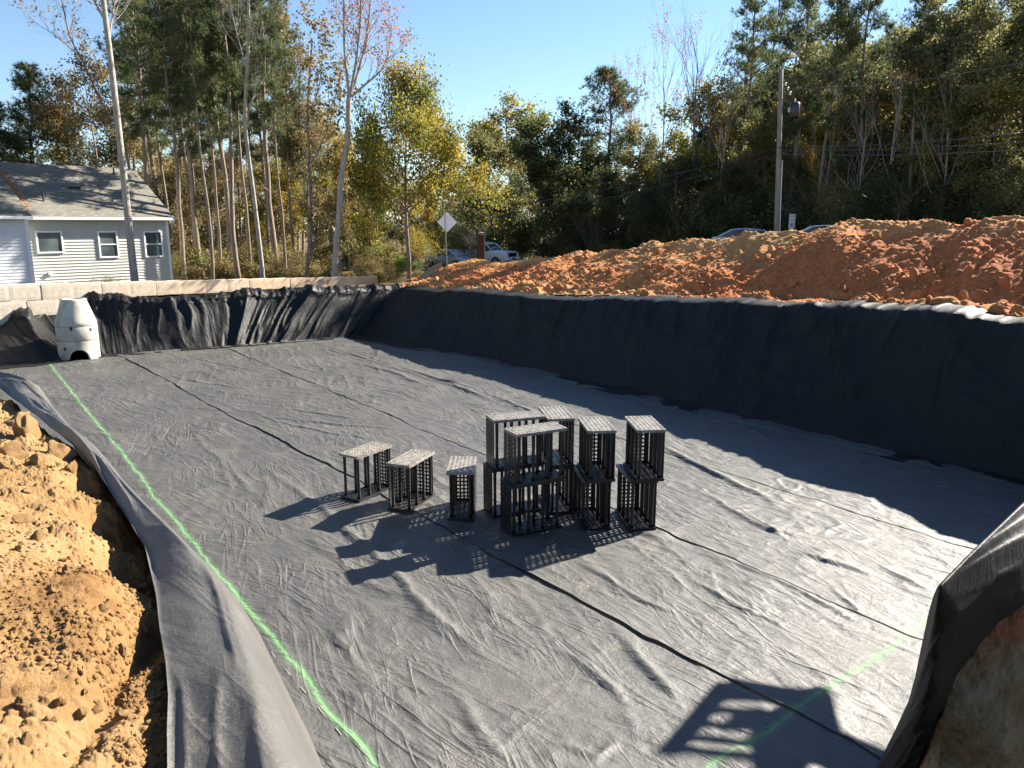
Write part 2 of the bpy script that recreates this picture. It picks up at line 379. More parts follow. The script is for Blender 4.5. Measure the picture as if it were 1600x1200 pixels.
def floor_z(X, Y):
    u, v = xy2uv(X, Y)
    z = .05 * (fbm(u * .35, v * .5, 1, 3) - .5)
    def dirr(a): c, s = math.cos(a), math.sin(a); return u * c + v * s, -u * s + v * c
    m1 = sstep(.38, .72, fbm(u * .5, v * .6, 9, 3)); m2 = sstep(.42, .7, fbm(u * .6 + 40, v * .7, 12, 3)); m3 = sstep(.45, .72, fbm(u * .8, v * .9 + 20, 15, 3))
    wx = .5 * fbm(u * .9, v * .9, 3, 2); wy = .5 * fbm(u * .9 + 9, v * .9, 4, 2)
    a, b = dirr(.10); z = z + .042 * m1 * (ridged(a * .22 + wx * .3, b * 1.5 + wy * 1.2, 20, 3, 3) - .2)
    a, b = dirr(-.35); z = z + .034 * m2 * (ridged(a * .35 + wx, b * 2.3 + wy * 1.5, 30, 3, 4) - .15)
    a, b = dirr(.55); z = z + .028 * m3 * (ridged(a * .5 + wx, b * 2.8 + wy, 40, 3, 4) - .15)
    m4 = sstep(.45, .75, fbm(u * .9 + 7, v * .9 + 3, 50, 2)) * (.35 + .65 * sstep(6, 12, v))
    z = z + .034 * m4 * ridged(u * 1.6 + wx * 3, v * 1.6 + wy * 3, 52, 3, 4)
    z = z + .010 * ridged(u * 2.2 + wx * 2, v * 5 + wy * 2, 60, 2, 2)
    for P, h, w in FOLDS:
        P = np.array(P); lo = P.min(0) - .7; hi = P.max(0) + .7
        m = (X > lo[0]) & (X < hi[0]) & (Y > lo[1]) & (Y < hi[1])
        if not m.any(): continue
        xs = X[m]; ys = Y[m]; xs2 = xs + .12 * (vn(xs * 1.7, ys * 1.7, 80) - .5); ys2 = ys + .12 * (vn(xs * 1.7, ys * 1.7, 81) - .5)
        d, t, sd_ = seg_dist(xs2, ys2, P)
        env = np.sin(np.clip(t, 0.02, .98) * np.pi) ** .6
        z[m] = z[m] + h * env * np.exp(-(d / (w * (.7 + .5 * (sd_ > 0)))) ** 2)
    return z
def make_floor():
    # steps along the pit: fine near the camera, coarser far away
    us = [-2.0]
    while us[-1] > -32.5: us.append(us[-1] - (.021 + .0016 * max(0, -us[-1] - 5)))
    us = np.array(us)
    for k in range(4):
        nv = (150, 105, 105, 150)[k]
        t = np.linspace(0, 1, nv)[None]
        lo = (np.full_like(us, -1.0) if k == 0 else seam(k, us))[:, None]
        hi = (seam(k + 1, us) + .22 if k < 3 else np.full_like(us, 17.2))[:, None]
        v = lo + (hi - lo) * (t if k else t ** .8); u = us[:, None] + 0 * v
        X, Y = uv2xy(u, v); z = floor_z(X, Y)
        if k:   # the panel's free edge lies over its neighbour and stands up a little, unevenly
            e = (.006 + .036 * sstep(.4, .8, fbm(us * .55, us * 0, 90 + k, 2)) + .010 * vn(us * 3, us * 0, 95 + k)) * (0, .48, .34, .2)[k]
            z = z + .004 * k + e[:, None] * np.exp(-(v - lo) / .16) + .004
        if k < 3: z = z - .03 * sstep(-.05, .2, v - (hi - .22))
        best = np.full(X.shape, 1e9); wgt = np.zeros(X.shape)
        for P, w in ((G_left, 1.0), (G_near, .9), (G_right, .45), (G_far, .5)):
            d, tt, sd_ = seg_dist(X, Y, P); d = d * sd_; m = np.abs(d) < np.abs(best); best = np.where(m, d, best); wgt = np.where(m, w, wgt)
        V = np.stack([X, Y, z], -1).reshape(-1, 3)
        Fc = gridfaces(len(us), nv)[:, ::-1]
        me = mesh_np('floor_panel', V, Fc, M_floor, True, {'paint': ('POINT', np.clip(best, -2, 2)), 'paintw': ('POINT', wgt)})
        link('floor_panel', me, liner)
make_floor()

M_chalk = plain('chalk', (.32, .32, .30), .9)
for x0, y0, x1, y1 in ((404,998,409,1005),(424,1019,430,1027),(446,1047,453,1056),(470,1077,478,1086),(497,1108,505,1118),(525,1142,534,1154),(385,975,389,981)):
    a_ = at(x0, y0, 0); b_ = at(x1, y1, 0); d_ = (b_ - a_)[:2]; L_ = np.hypot(*d_); z_ = float(floor_z(np.array([a_[0]]), np.array([a_[1]]))[0]); MB().box(0, L_, -.0035, .0035, 0, .004).build('chalk_dash', M_chalk, liner, False, (a_[0], a_[1], z_ + .004), (0, 0, math.atan2(d_[1], d_[0])))

def drape(name, B, T, outv, nS, nT, disp, mat, lip=.9, toe=.5, lipz=.04, sm=4, disp2=None):
    """a sheet from the floor toe up the cut wall and over the lip"""
    B = smooth1(resample(B, nS), 20); T = smooth1(resample(T, nS), 20)
    s = np.r_[0, np.cumsum(np.linalg.norm(np.diff(B, axis=0), axis=1))]
    n0 = max(3, nT // 10); n2 = max(5, nT // 6)
    rows = []; tt = []
    for k in range(n0):
        q = 1 - k / n0; rows.append(B - outv * toe * q + np.array([0, 0, .025])); tt.append(-q * .15)
    for k in range(nT):
        q = k / (nT - 1); rows.append(B + (T - B) * q); tt.append(q)
    for k in range(1, n2 + 1):
        q = k / n2; rows.append(T + outv * lip * q + np.array([0, 0, lipz * math.sin(q * 3.1)])); tt.append(1 + .25 * q)
    G = np.stack(rows, 1); G = smooth1(G, sm, 1); tt = np.array(tt)
    S, TT = np.meshgrid(s, tt, indexing='ij')
    du = np.gradient(G, axis=0); dv = np.gradient(G, axis=1); nn = np.cross(du, dv); nn /= np.linalg.norm(nn, axis=2, keepdims=True) + 1e-9
    if (nn[..., :2] @ outv[:2]).mean() > 0: nn = -nn
    G = G + nn * disp(S, TT)[..., None]
    if disp2 is not None: G = G - (outv * .96 + np.array([0, 0, .28])) * disp2(S, TT)[..., None]
    return link(name, mesh_np(name, G.reshape(-1, 3), gridfaces(nS, len(tt)), mat, True), liner), G

def clampv(t): return np.clip(t, 0, 1)
def disp_right(s, t):
    k = clampv(t); sw = s + .9 * (1 - k) * np.sin(s * .7) + .8 * fbm(s * .3, t * .8, 5, 2)
    d = .22 * (fbm(s * .35, k * .5, 101, 3) - .5) + .16 * (ridged(sw * .55, k * .7, 103, 2, 2) - .4) + .05 * (ridged(sw * 1.6, k * .9, 105, 2, 3) - .3) * sstep(0, .4, k)
    d = d + .07 * sstep(.35, .7, fbm(s * .5, k * 1.2, 107, 2)) * (ridged(s * .5 + .9 * k, k * 3.0 + .5 * np.sin(s), 108, 2, 3) - .3)
    top = sstep(.64, .86, t) * (1 - sstep(.95, 1.15, t)); f = sstep(.42, .66, fbm(s * .45, t * 0, 110, 2)) * (.35 + .65 * sstep(8, 16, s))
    d = d + top * (.30 * f * (ridged(s * 1.0 + 1.2 * (1 - k) * np.sin(s * .9), k * .5, 111, 2, 2.2) - .3) + .035 * (ridged(s * 3.2, k * 2, 113, 2, 2) - .4))
    return d * sstep(-.14, .08, t)
def pleats(s, t):
    k = clampv(t); d = np.zeros_like(s)
    rp = random.Random(17)
    for i in range(70):
        s0 = 1 + 31 * (i + rp.random()) / 70; w = rp.uniform(.05, .16); A = rp.uniform(.03, .13) * (1 if s0 > 10 else .6); sk = rp.uniform(-1.3, 1.3); lo = rp.uniform(.15, .8); ww = w * (.5 + 1.2 * (1 - k))
        d = d + A * sstep(lo - .25, lo + .25, t) * (1 - sstep(.98, 1.12, t)) * np.exp(-((s - s0 - sk * (1 - k) - .25 * np.sin(3 * k + i)) / ww) ** 2)
    return d
def disp_far(s, t):
    k = clampv(t); sk = s + .5 * (1 - k) * np.sin(s * 1.1 + 1) + .5 * fbm(s * .5, t, 7, 2)
    d = .30 * (ridged(sk * .62, k * .35, 121, 2, 2) - .45) * (.35 + .65 * k) + .13 * (ridged(sk * 2.0, k * .5, 123, 2, 2.5) - .35) + .045 * (ridged(sk * 5 + k, k * 1.6, 125, 2, 2) - .4)
    d = d + .08 * (fbm(s * .8, k * 2, 127, 3) - .5)
    top = sstep(.85, 1.0, t); d = d + top * (.20 * (ridged(s * 1.7, t * 6, 129, 3, 2) - .3) + .06 * (ridged(s * 5, t * 14, 130, 2, 2) - .3))
    return d * sstep(-.14, .1, t)
B_right = [at(x, y, 0) for x, y in ((548,524),(640,541),(720,554),(800,570),(1000,616),(1200,662),(1400,708),(1590,752),(1760,793),(1900,826))]
T_right = [at(*p) for p in ((618,450,1.9),(700,456,2.05),(800,462,2.25),(950,467,2.42),(1100,472,2.6),(1300,477,2.8),(1450,488,2.88),(1600,501,2.9),(1790,518,2.95),(1960,536,2.95))]
OUT_R = np.array([.777, .63, 0]); OUT_F = np.array([-.53, .85, 0])
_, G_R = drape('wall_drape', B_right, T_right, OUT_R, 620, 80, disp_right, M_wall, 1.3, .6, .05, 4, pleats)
_['label'] = 'long shaded black wall sheet below the dirt mound'
B_far = [at(x, y, 0) for x, y in ((-120,590),(0,574),(60,569),(100,563),(155,556),(300,545),(420,536),(565,525))]
T_far = [at(*p) for p in ((-120,490,1.4),(0,492,1.4),(40,496,1.4),(75,480,1.6),(140,468,1.86),(240,468,1.86),(330,464,1.87),(420,459,1.88),(520,455,1.9),(630,450,1.85))]
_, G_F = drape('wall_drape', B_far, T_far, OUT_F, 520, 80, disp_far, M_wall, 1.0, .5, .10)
_['label'] = 'sunlit rumpled black wall sheet below the concrete block wall'

# left bank: the liner's free edge lies on the bank top
E_left = [(-120,585),(-40,596),(0,607),(24,625),(61,656),(93,679),(126,706),(147,730),(176,775),(204,818),(227,857),(237,900),(244,930),(249,979),(259,1036),(263,1087),(261,1143),(262,1200),(258,1330),(250,1480)]
C_left = [(-120,500),(-40,533),(0,556),(31,577),(65,617),(105,662),(142,693),(176,733),(215,775),(269,832),(312,874),(340,908),(357,936),(371,987),(391,1036),(400,1060),(417,1115),(434,1160),(454,1200),(500,1330),(555,1480)]
def left_z(y): return np.interp(y, [500, 600, 800, 1000, 1200], [1.7, 1.85, 1.95, 2.05, 2.1])
def left_flap():
    n = 420; ys = np.concatenate([np.linspace(590, 720, 130), np.linspace(722, 1480, n - 130)])
    ea = np.array(E_left); ca = np.array(C_left)
    ex = np.interp(ys, ea[:, 1], ea[:, 0]); cx = np.interp(ys, ca[:, 1], ca[:, 0])
    E = np.array([at(x, y, left_z(y) - .02) for x, y in zip(ex, ys)]); Cc = np.array([at(x, y, left_z(y) + .06) for x, y in zip(cx, ys)])
    E = smooth1(E, 6); Cc = smooth1(Cc, 6)
    rows = []; m1 = 34; m2 = 26
    for k in range(m1): q = k / (m1 - 1); rows.append(E + (Cc - E) * q + np.array([0, 0, .05 * math.sin(q * math.pi)]))
    ev = np.array([.777, .63, 0])
    for k in range(1, m2 + 1): q = k / m2; rows.append(Cc + ev * (.12 + .6 * q) + np.array([0, 0, -1]) * (q ** 1.2)[None] * Cc[:, 2:3] if False else Cc + ev * (.75 * q) - np.array([0, 0, 1.0]) * (Cc[:, 2:3] * q ** 1.3))
    G = smooth1(np.stack(rows, 1), 3, 1)
    s = np.r_[0, np.cumsum(np.linalg.norm(np.diff(Cc, axis=0), axis=1))]; S, Q = np.meshgrid(s, np.arange(G.shape[1]) / m1, indexing='ij')
    w = np.linalg.norm(Cc - E, axis=1)[:, None]; wd = Q * w
    d = .10 * (ridged(S * .28 + .3, wd * 1.8 + .2 * S, 141, 1, 1.6) - .4) + .03 * (ridged(S * .5, wd * 5 + .15 * S, 143, 1, 2) - .4) + .03 * (fbm(S * 2, wd * 3, 145, 3) - .5)
    far = sstep(12, 16, s.max() - s)[:, None]
    lump = (1 - sstep(1.0, 4.0, S)); d = d + lump * .12 * (ridged(S * .5, wd * 1.2, 147, 1, 2) - .35)
    d = d * sstep(-.05, .1, Q) * (1 - .6 * sstep(.8, 1.0, Q) * (1 - sstep(1.0, 1.2, Q)))
    G[..., 2] += d
    G[:, 0, 2] += .03 * vn(s * 2, s * 0, 149)
    o = link('bank_flap', mesh_np('bank_flap', G.reshape(-1, 3), gridfaces(n, G.shape[1]), M_flap, True), liner); o['label'] = 'grey sunlit edge strip lying on the left dirt bank'
    return E
E_LINE = left_flap()

# near right bank: sheet folded over its crest
def near_flap():
    cr = [(2000,560,3.0),(1800,640,3.0),(1700,700,2.95),(1600,783,2.9),(1530,850,2.88),(1467,915,2.8),(1458,970,2.45),(1447,1020,2.1),(1425,1090,1.6),(1400,1140,1.1),(1370,1200,.6),(1340,1260,.15)]
    lo = [(2000,800,2.4),(1800,862,2.35),(1700,900,2.3),(1600,945,2.3),(1560,972,2.2),(1530,1010,2.05),(1495,1058,1.85),(1478,1100,1.7),(1455,1145,1.45),(1440,1180,1.2),(1428,1215,.9),(1400,1300,.4)]
    n = 240; Cr = smooth1(resample([at(*p) for p in cr], n), 3); 
    # pair by index, not by length
    def byidx(P): P = np.array([at(*p) for p in P]); t = np.linspace(0, len(P) - 1, n); return np.stack([np.interp(t, np.arange(len(P)), P[:, k]) for k in range(3)], 1)
    Cr = smooth1(byidx(cr), 3); Lo = smooth1(byidx(lo), 8)
    inn = np.array([-.63, .777, 0]); rows = []
    m0, m1 = 30, 44
    for k in range(m0): q = 1 - k / m0; rows.append(Cr + np.array([1.4, 2.6, 0]) * q * np.clip(Cr[:, 2:3] / 2.8, 0, 1.1) - np.array([0, 0, 1.0]) * (Cr[:, 2:3] - .03) * q ** 1.25)
    for k in range(m1): q = k / (m1 - 1); rows.append(Cr + (Lo - Cr) * q + np.array([-.10, -.12, .10]) * math.sin(q * math.pi))
    G = smooth1(np.stack(rows, 1), 2, 1)
    s = np.linspace(0, 7, n); S, Q = np.meshgrid(s, (np.arange(m0 + m1) - m0) / m1, indexing='ij')
    d = .11 * (ridged(S * .55 + Q * .8, Q * 2.2 + .35 * S, 151, 2, 2) - .4) + .05 * (ridged(S * 1.4 + Q, Q * 2.5 + .5 * S, 153, 2, 2.5) - .35)
    d = d * np.clip(np.abs(Q) * 5, .12, 1)
    G = G + d[..., None] * np.array([-.5, -.6, .6])
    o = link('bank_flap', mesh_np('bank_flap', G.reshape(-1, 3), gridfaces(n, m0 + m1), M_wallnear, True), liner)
    o['label'] = 'dark fold of sheet draped over the clay bank in the near right corner'
    return Lo
LO_LINE = near_flap()

# ------------------------------------------------------------------ ground, road, banks and mound
def ground_sheet():
    xs = np.unique(np.r_[np.arange(-400, -44, 20), np.arange(-44, 60.1, .6), np.arange(80, 401, 20)])
    ys = np.unique(np.r_[np.arange(-60, -5, 10), np.arange(-5, 80, .6), np.arange(80, 500, 15)])
    X, Y = np.meshgrid(xs, ys, indexing='ij'); Z = gz(X, Y) + .10 * (fbm(X * .4, Y * .4, 201, 3) - .5)
    u, v = xy2uv(X, Y)
    sh = np.r_[G_R[:, -6, :2][:-1], [uv2xy(-.5, 19.5)], [uv2xy(1.5, 10)], [(-3, -1)], [(-5, 3)], E_LINE[::-1][40:, :2] + np.array([-.25, -.2]), [(-26, 24)], G_F[:, -6, :2]]
    P = sh; ins = np.zeros(X.shape, bool); j = len(P) - 1
    for i in range(len(P)):
        xi, yi = P[i]; xj, yj = P[j]
        c = ((yi > Y) != (yj > Y)) & (X < (xj - xi) * (Y - yi) / (yj - yi + 1e-12) + xi); ins ^= c; j = i
    Fc = gridfaces(len(xs), len(ys)); keep = ~ins.ravel()[Fc].any(1)
    Z = np.where(ins, Z - .3, Z)
    o = link('ground', mesh_np('ground', np.stack([X, Y, Z], -1).reshape(-1, 3), Fc[keep], M_soil, True)); tag(o, kind='structure')
ground_sheet()
M_asph = plain('asphalt', (.055, .055, .056), .9, var=.2, scale=3, bumps=.3)
M_line = plain('road_paint', (.7, .55, .12), .7)
def road():
    us = np.linspace(-110, 25, 140); 
    def strip(v0, v1, dz, name, mat, parent=None):
        vs = np.linspace(v0, v1, 5); U, Vv = np.meshgrid(us, vs, indexing='ij'); X, Y = uv2xy(U, Vv); Z = zroad(U) + dz
        return link(name, mesh_np(name, np.stack([X, Y, Z], -1).reshape(-1, 3), gridfaces(len(us), 5)[:, ::-1], mat, True), parent)
    o = strip(35.5, 43.0, .10, 'road', M_asph); tag(o, kind='structure')
    for v in (39.1, 39.35): strip(v, v + .12, .104, 'centre_line', M_line, o)
    for v in (35.9, 42.5): strip(v, v + .12, .104, 'edge_line', M_asph if False else plain('white_paint', (.7, .7, .68), .7), o)
road()

def rock_mesh(name, seed, mat, sub=2, flat=.75, rough=.35):
    import bmesh
    bm = bmesh.new(); bmesh.ops.create_icosphere(bm, subdivisions=sub, radius=1.0)
    r = random.Random(seed); pl = [(Vector((r.gauss(0, 1), r.gauss(0, 1), r.gauss(0, 1))).normalized(), r.uniform(.5, .85)) for _ in range(9)]
    off = r.uniform(0, 99)
    for vtx in bm.verts:
        p = vtx.co
        for nrm, d in pl:
            k = p.dot(nrm) - d
            if k > 0: p = p - nrm * k * .85
        q = float(fbm(np.array([p.x * 1.8 + off]), np.array([p.y * 1.8 + p.z * 2.3]), seed, 3)[0]) - .5
        vtx.co = p * (1 + rough * q)
        vtx.co.z *= flat
    me = bpy.data.meshes.new(name); bm.to_mesh(me); bm.free(); me.materials.append(mat)
    if sub > 2: me.polygons.foreach_set('use_smooth', np.ones(len(me.polygons), bool))
    return me
def rock_arrays(seed, n_var=5):
    out = []
    for k in range(n_var):
        me = rock_mesh('tmp', seed + k, None, 1 if k < 0 else 0); V = np.empty(len(me.vertices) * 3, np.float32); me.vertices.foreach_get('co', V)
        F = np.array([p.vertices[:] for p in me.polygons]); out.append((V.reshape(-1, 3), F)); bpy.data.meshes.remove(me)
    return out
ROCKS = rock_arrays(300)
def scatter_rocks(name, P, R, mat, parent, seed, red=None):
    rs = np.random.RandomState(seed); Vs = []; Fs = []; b = 0; A = []
    for i, (p, r) in enumerate(zip(P, R)):
        V, F = ROCKS[rs.randint(len(ROCKS))]; q = rs.normal(size=(3, 3)); q, _ = np.linalg.qr(q)
        W_ = (V * (r * rs.uniform(.7, 1.3, 3))) @ q.T + p; Vs.append(W_); Fs.append(F + b); b += len(V)
        if red is not None: A.append(np.full(len(V), red[i]))
    o = link(name, mesh_np(name, np.concatenate(Vs), np.concatenate(Fs), mat, False, {'red': ('POINT', np.concatenate(A))} if red is not None else None), parent); tag(o, kind='stuff'); return o

# left dirt bank
def bank_h(X, Y):
    d, t, sd_ = seg_dist(X, Y, E_LINE[::6]); e = d * np.where(sd_ < 0, 1, -1)
    if np.median(e[X < -6]) < 0: e = -e
    dist = np.hypot(X, Y); fy = sstep(14, 6, dist)
    zl = np.interp(dist, [3.5, 5, 8.5, 14, 20], [2.1, 2.08, 1.98, 1.86, 1.75])
    z = zl - .16 + (.10 + .16 * fy) * sstep(.0, .5, e) + (.05 + .35 * fy) * sstep(.4, 2.6, e) - .5 * sstep(.05, -.4, e)
    big = (.10 + .16 * fy) * (fbm(X * .8, Y * .8, 211, 3) - .45) + .08 * fy * ridged(X * .5 + Y * .35, Y * .9 - X * .3, 213, 2, 2)
    z = z + big * sstep(.0, .5, e)
    # hollow beside the sheet and a gully across the slope
    for px, py, r, dp in ((222, 862, .55, .38), (190, 800, .45, .30), (150, 745, .35, .22)):
        c = at(px, py, 1.95); z = z - dp * np.exp(-((X - c[0]) ** 2 + (Y - c[1]) ** 2) / (r * r))
    gl = [at(x, y, 2.2)[:2] for x, y in ((60, 1210), (120, 1110), (160, 1050), (200, 985), (235, 925))]
    gd, gt, _s = seg_dist(X + .10 * (vn(X * 3, Y * 3, 215) - .5), Y + .10 * (vn(X * 3, Y * 3, 216) - .5), gl); z = z - .16 * np.exp(-(gd / .12) ** 2)
    wx = .15 * fbm(X * 3, Y * 3, 221, 2); wy = .15 * fbm(X * 3 + 5, Y * 3, 222, 2)
    rough = .45 + .9 * sstep(.4, .65, fbm(X * .9 + 3, Y * .9, 223, 2))
    z = z + rough * (clods(X + wx, Y + wy, .55, 231, .1, .55, .45) * 1.0 + clods(X + wx, Y + wy, .22, 235, .15, .7, .6) + clods(X + wx * .5, Y + wy * .5, .09, 239, .2, .9, .7)) + clods(X, Y, .036, 243, .2, .9, .75) * 1.0
    return z + .03 * (fbm(X * 6, Y * 6, 247, 3) - .5), e
def left_bank():
    yy = np.r_[np.linspace(590, 700, 75), np.linspace(702, 1210, 300), np.linspace(1215, 1700, 60)]
    rows = []
    for y in yy:
        xe = np.interp(y, [p[1] for p in E_left], [p[0] for p in E_left])
        rows.append([at(x, y, 2.0)[:2] for x in np.r_[np.linspace(-500, -22, 130), np.linspace(-20, xe + 60, 250)]])
    P = np.array(rows); Z, e = bank_h(P[..., 0], P[..., 1])
    # the far end of the bank falls away under the sheet
    V = np.concatenate([P, Z[..., None]], -1)
    o = link('left_dirt_bank', mesh_np('left_dirt_bank', V.reshape(-1, 3), gridfaces(*Z.shape)[:, ::-1], M_bank, True)); tag(o, kind='structure')
    rs = np.random.RandomState(5)
    cl = [rock_mesh('clod', 320 + k, M_bank, 4, .75, .55) for k in range(5)]
    n = 0
    spots = [(22,640,.20),(42,668,.24),(92,695,.20),(60,722,.20),(15,715,.18),(108,722,.12),(40,845,.08),(215,845,.09),(60,870,.07)]
    for (px, py, r) in spots:
        p = at(px, py, 2.0); z = float(bank_h(np.array([p[0]]), np.array([p[1]]))[0][0])
        c = link('clod', cl[n % 5], o, (p[0], p[1], z + r * .15), (rs.rand() * 3, rs.rand() * 3, rs.rand() * 6)); c.scale = (r * rs.uniform(.8, 1.3), r, r * .8); n += 1
    while n < 150:
        px = rs.uniform(-40, 262); py = 640 + 580 * rs.rand()
        if px > np.interp(py, [q[1] for q in E_left], [q[0] for q in E_left]) - 6: continue
        p = at(px, py, 2.0); z = float(bank_h(np.array([p[0]]), np.array([p[1]]))[0][0]); dist = np.hypot(p[0], p[1])
        r = (.014 + .035 * rs.rand() ** 2.5) * (1 if dist < 7 else 1.6)
        c = link('clod', cl[n % 5], o, (p[0], p[1], z + r * .2), (rs.rand() * 6, rs.rand() * 6, rs.rand() * 6)); c.scale = (r * rs.uniform(.8, 1.4), r, r * rs.uniform(.6, 1)); n += 1
    PX = rs.uniform(-60, 262, 5200); PY = 620 + 590 * rs.rand(5200) ** .8
    ok = PX < np.interp(PY, [q[1] for q in E_left], [q[0] for q in E_left]) - 3
    XY = np.array([at(a, b, 2.0) for a, b in zip(PX[ok], PY[ok])]); Z, e = bank_h(XY[:, 0], XY[:, 1]); cm = vn(XY[:, 0] * 1.6, XY[:, 1] * 1.6, 251)
    k = rs.rand(len(Z)) < sstep(.25, .7, cm); XY[:, 2] = Z
    scatter_rocks('crumbs', XY[k], (.006 + .016 * rs.rand(k.sum()) ** 2) * (1 + .05 * np.hypot(XY[k, 0], XY[k, 1])), M_bank, o, 6)
left_bank()

# dirt mound behind the right wall
CREST = [(640,452),(668,432),(692,416),(720,413),(745,404),(775,414),(800,410),(835,404),(870,406),(905,392),(935,394),(985,386),(1020,378),(1040,380),(1080,369),(1110,372),(1150,369),(1190,364),(1230,360),(1262,364),(1300,352),(1335,342),(1360,349),(1400,350),(1440,344),(1478,349),(1500,354),(1540,345),(1570,341),(1600,340),(1680,336),(1800,345),(1950,380)]
VC = 23.6
_c = np.array([atv(x, y, VC) for x, y in CREST]); CU = _c[:, 0] * EU[0] + _c[:, 1] * EU[1]; CZ = _c[:, 2]
_ord = np.argsort(CU); CU = CU[_ord]; CZ = CZ[_ord]
_lx = G_R[:, -9]; LU, LV = xy2uv(_lx[:, 0], _lx[:, 1]); LZ = _lx[:, 2]; _o2 = np.argsort(LU); LU = LU[_o2]; LV = LV[_o2]; LZ = LZ[_o2]
def mound_h(u, v):
    vl = np.interp(u, LU, LV); zl = np.interp(u, LU, LZ); zc = np.interp(u, CU, CZ)
    bench = .9 + .7 * fbm(u * .35, u * 0, 261, 2)
    # conical tips of single bucket loads
    wob = 1.1 * (fbm(u * .35, v * .25, 262, 2) - .5)
    q = (v - vl - bench) / np.maximum(VC - vl - bench, .5)
    rise = np.where(q < 1, np.clip(q, 0, 1) ** .88, 1 - (np.clip(v - VC, 0, 20) / 5.5))
    zb = zl - .10
    z = zb + (zc - zb) * np.clip(rise, -1, 1)
    z = z + .65 * (ridged(u * .33 + .1 * v, v * .16 - .05 * u, 263, 2, 1.6) - .45) * sstep(.05, .5, q) * sstep(1.0, .7, q)
    z = z + .28 * (fbm(u * .7, v * .7, 265, 3) - .5) * sstep(-.1, .2, q) + .22 * sstep(0.05, .5, v - vl) * ridged(u * .45, v * .9, 267, 2, 2) * sstep(.35, .05, q)
    x, y = uv2xy(u, v); wx = .2 * fbm(x * 2, y * 2, 271, 2)
    rough = .75 + .9 * sstep(.4, .65, fbm(x * .5 + 3, y * .5, 272, 2)) * (.6 + .7 * sstep(.7, .1, q))
    z = z + rough * (.55 * clods(x + wx, y + wx, .8, 273, .1, .5, .4) + .6 * clods(x + wx, y, .34, 275, .2, .8, .5) + clods(x, y + wx, .15, 279, .2, .9, .65)) + 1.2 * clods(x, y, .085, 285, .3, 1.0, .8) + .14 * (fbm(x * 2.2, y * 2.2, 287, 3) - .5)
    g = gz(x, y) - .25
    return np.maximum(z, g), q
def mound():
    # columns follow the view's spacing: finer near, coarser far
    us = [-1.0]
    while us[-1] > -33.5: us.append(us[-1] - (.045 + .0018 * (-us[-1])))
    us = np.array(us); vl = np.interp(us, LU, LV)
    t = np.r_[np.linspace(-.12, 7.2, 190), np.linspace(7.4, 13, 24)]
    U = us[:, None] + 0 * t[None]; V = vl[:, None] + .25 * (fbm(us * 1.3, us * 0, 281, 3) - .5)[:, None] + t[None]
    Z, q = mound_h(U, V)
    Z = np.where(t[None] < .06, Z - (.06 - t[None]) * 1.6, Z)
    X, Y = uv2xy(U, V)
    red = np.clip(.46 + .32 * sstep(-22, -6, U) + .25 * sstep(.75, .2, q) - .55 * sstep(.6, 1.0, q) + .5 * (fbm(U * .22, V * .3, 283, 3) - .5) * 2 - .35 * sstep(.12, .0, q), 0, 1)
    o = link('dirt_mound', mesh_np('dirt_mound', np.stack([X, Y, Z], -1).reshape(-1, 3), gridfaces(*Z.shape)[:, ::-1], M_mound, True, {'red': ('POINT', red)})); tag(o, kind='structure')
    rs = np.random.RandomState(8); cl = []
    for k in range(8):
        me = rock_mesh('clod', 340 + k, M_mound, 2); a = me.attributes.new('red', 'FLOAT', 'POINT'); a.data.foreach_set('value', np.full(len(me.vertices), (.45, .6, .7, .55, .35, .65, .5, .8)[k], np.float32)); cl.append(me)
    for n in range(210):
        u = -4 - 27 * rs.rand(); v0 = float(np.interp(u, LU, LV)); v = v0 + (.3 + 5.2 * rs.rand() ** 1.4); x, y = uv2xy(u, v)
        z = float(mound_h(np.array([u]), np.array([v]))[0][0]); r = .05 + .16 * rs.rand() ** 3
        c = link('clod', cl[n % 8], o, (x, y, z + r * .2), (rs.rand() * 6, rs.rand() * 6, rs.rand() * 6)); c.scale = (r * rs.uniform(.8, 1.4), r, r * rs.uniform(.6, 1))
    for px, py, r in ((1365, 470, .16), (1470, 472, .22), (1430, 432, .22), (1570, 445, .2), (1210, 444, .12)):
        p = None
        for dd in np.linspace(15, 40, 260):
            w = atd(px, py, dd); u, v = xy2uv(w[0], w[1]); vl0 = np.interp(u, LU, LV)
            if v > vl0 + .1 and mound_h(np.array([u]), np.array([v]))[0][0] > w[2]: p = w; break
        if p is not None:
            c = link('clod', cl[4 if py > 460 else 1], o, p, (rs.rand(), rs.rand(), rs.rand() * 6)); c.scale = (r * 1.3, r, r * .8)
    n = 16000; u = -3.5 - 29 * rs.rand(n); v = np.interp(u, LU, LV) + .2 + 6.4 * rs.rand(n) ** 1.3
    z, q = mound_h(u, v); x, y = uv2xy(u, v); k = rs.rand(n) < sstep(.25, .65, vn(x * .9, y * .9, 291)) * (.5 + .5 * sstep(.6, .1, q)) + .1
    scatter_rocks('crumbs', np.stack([x, y, z], 1)[k], (.018 + .055 * rs.rand(k.sum()) ** 2.5), M_mound, o, 9, np.clip(rs.normal(.55, .16, k.sum()), 0, 1))
mound()

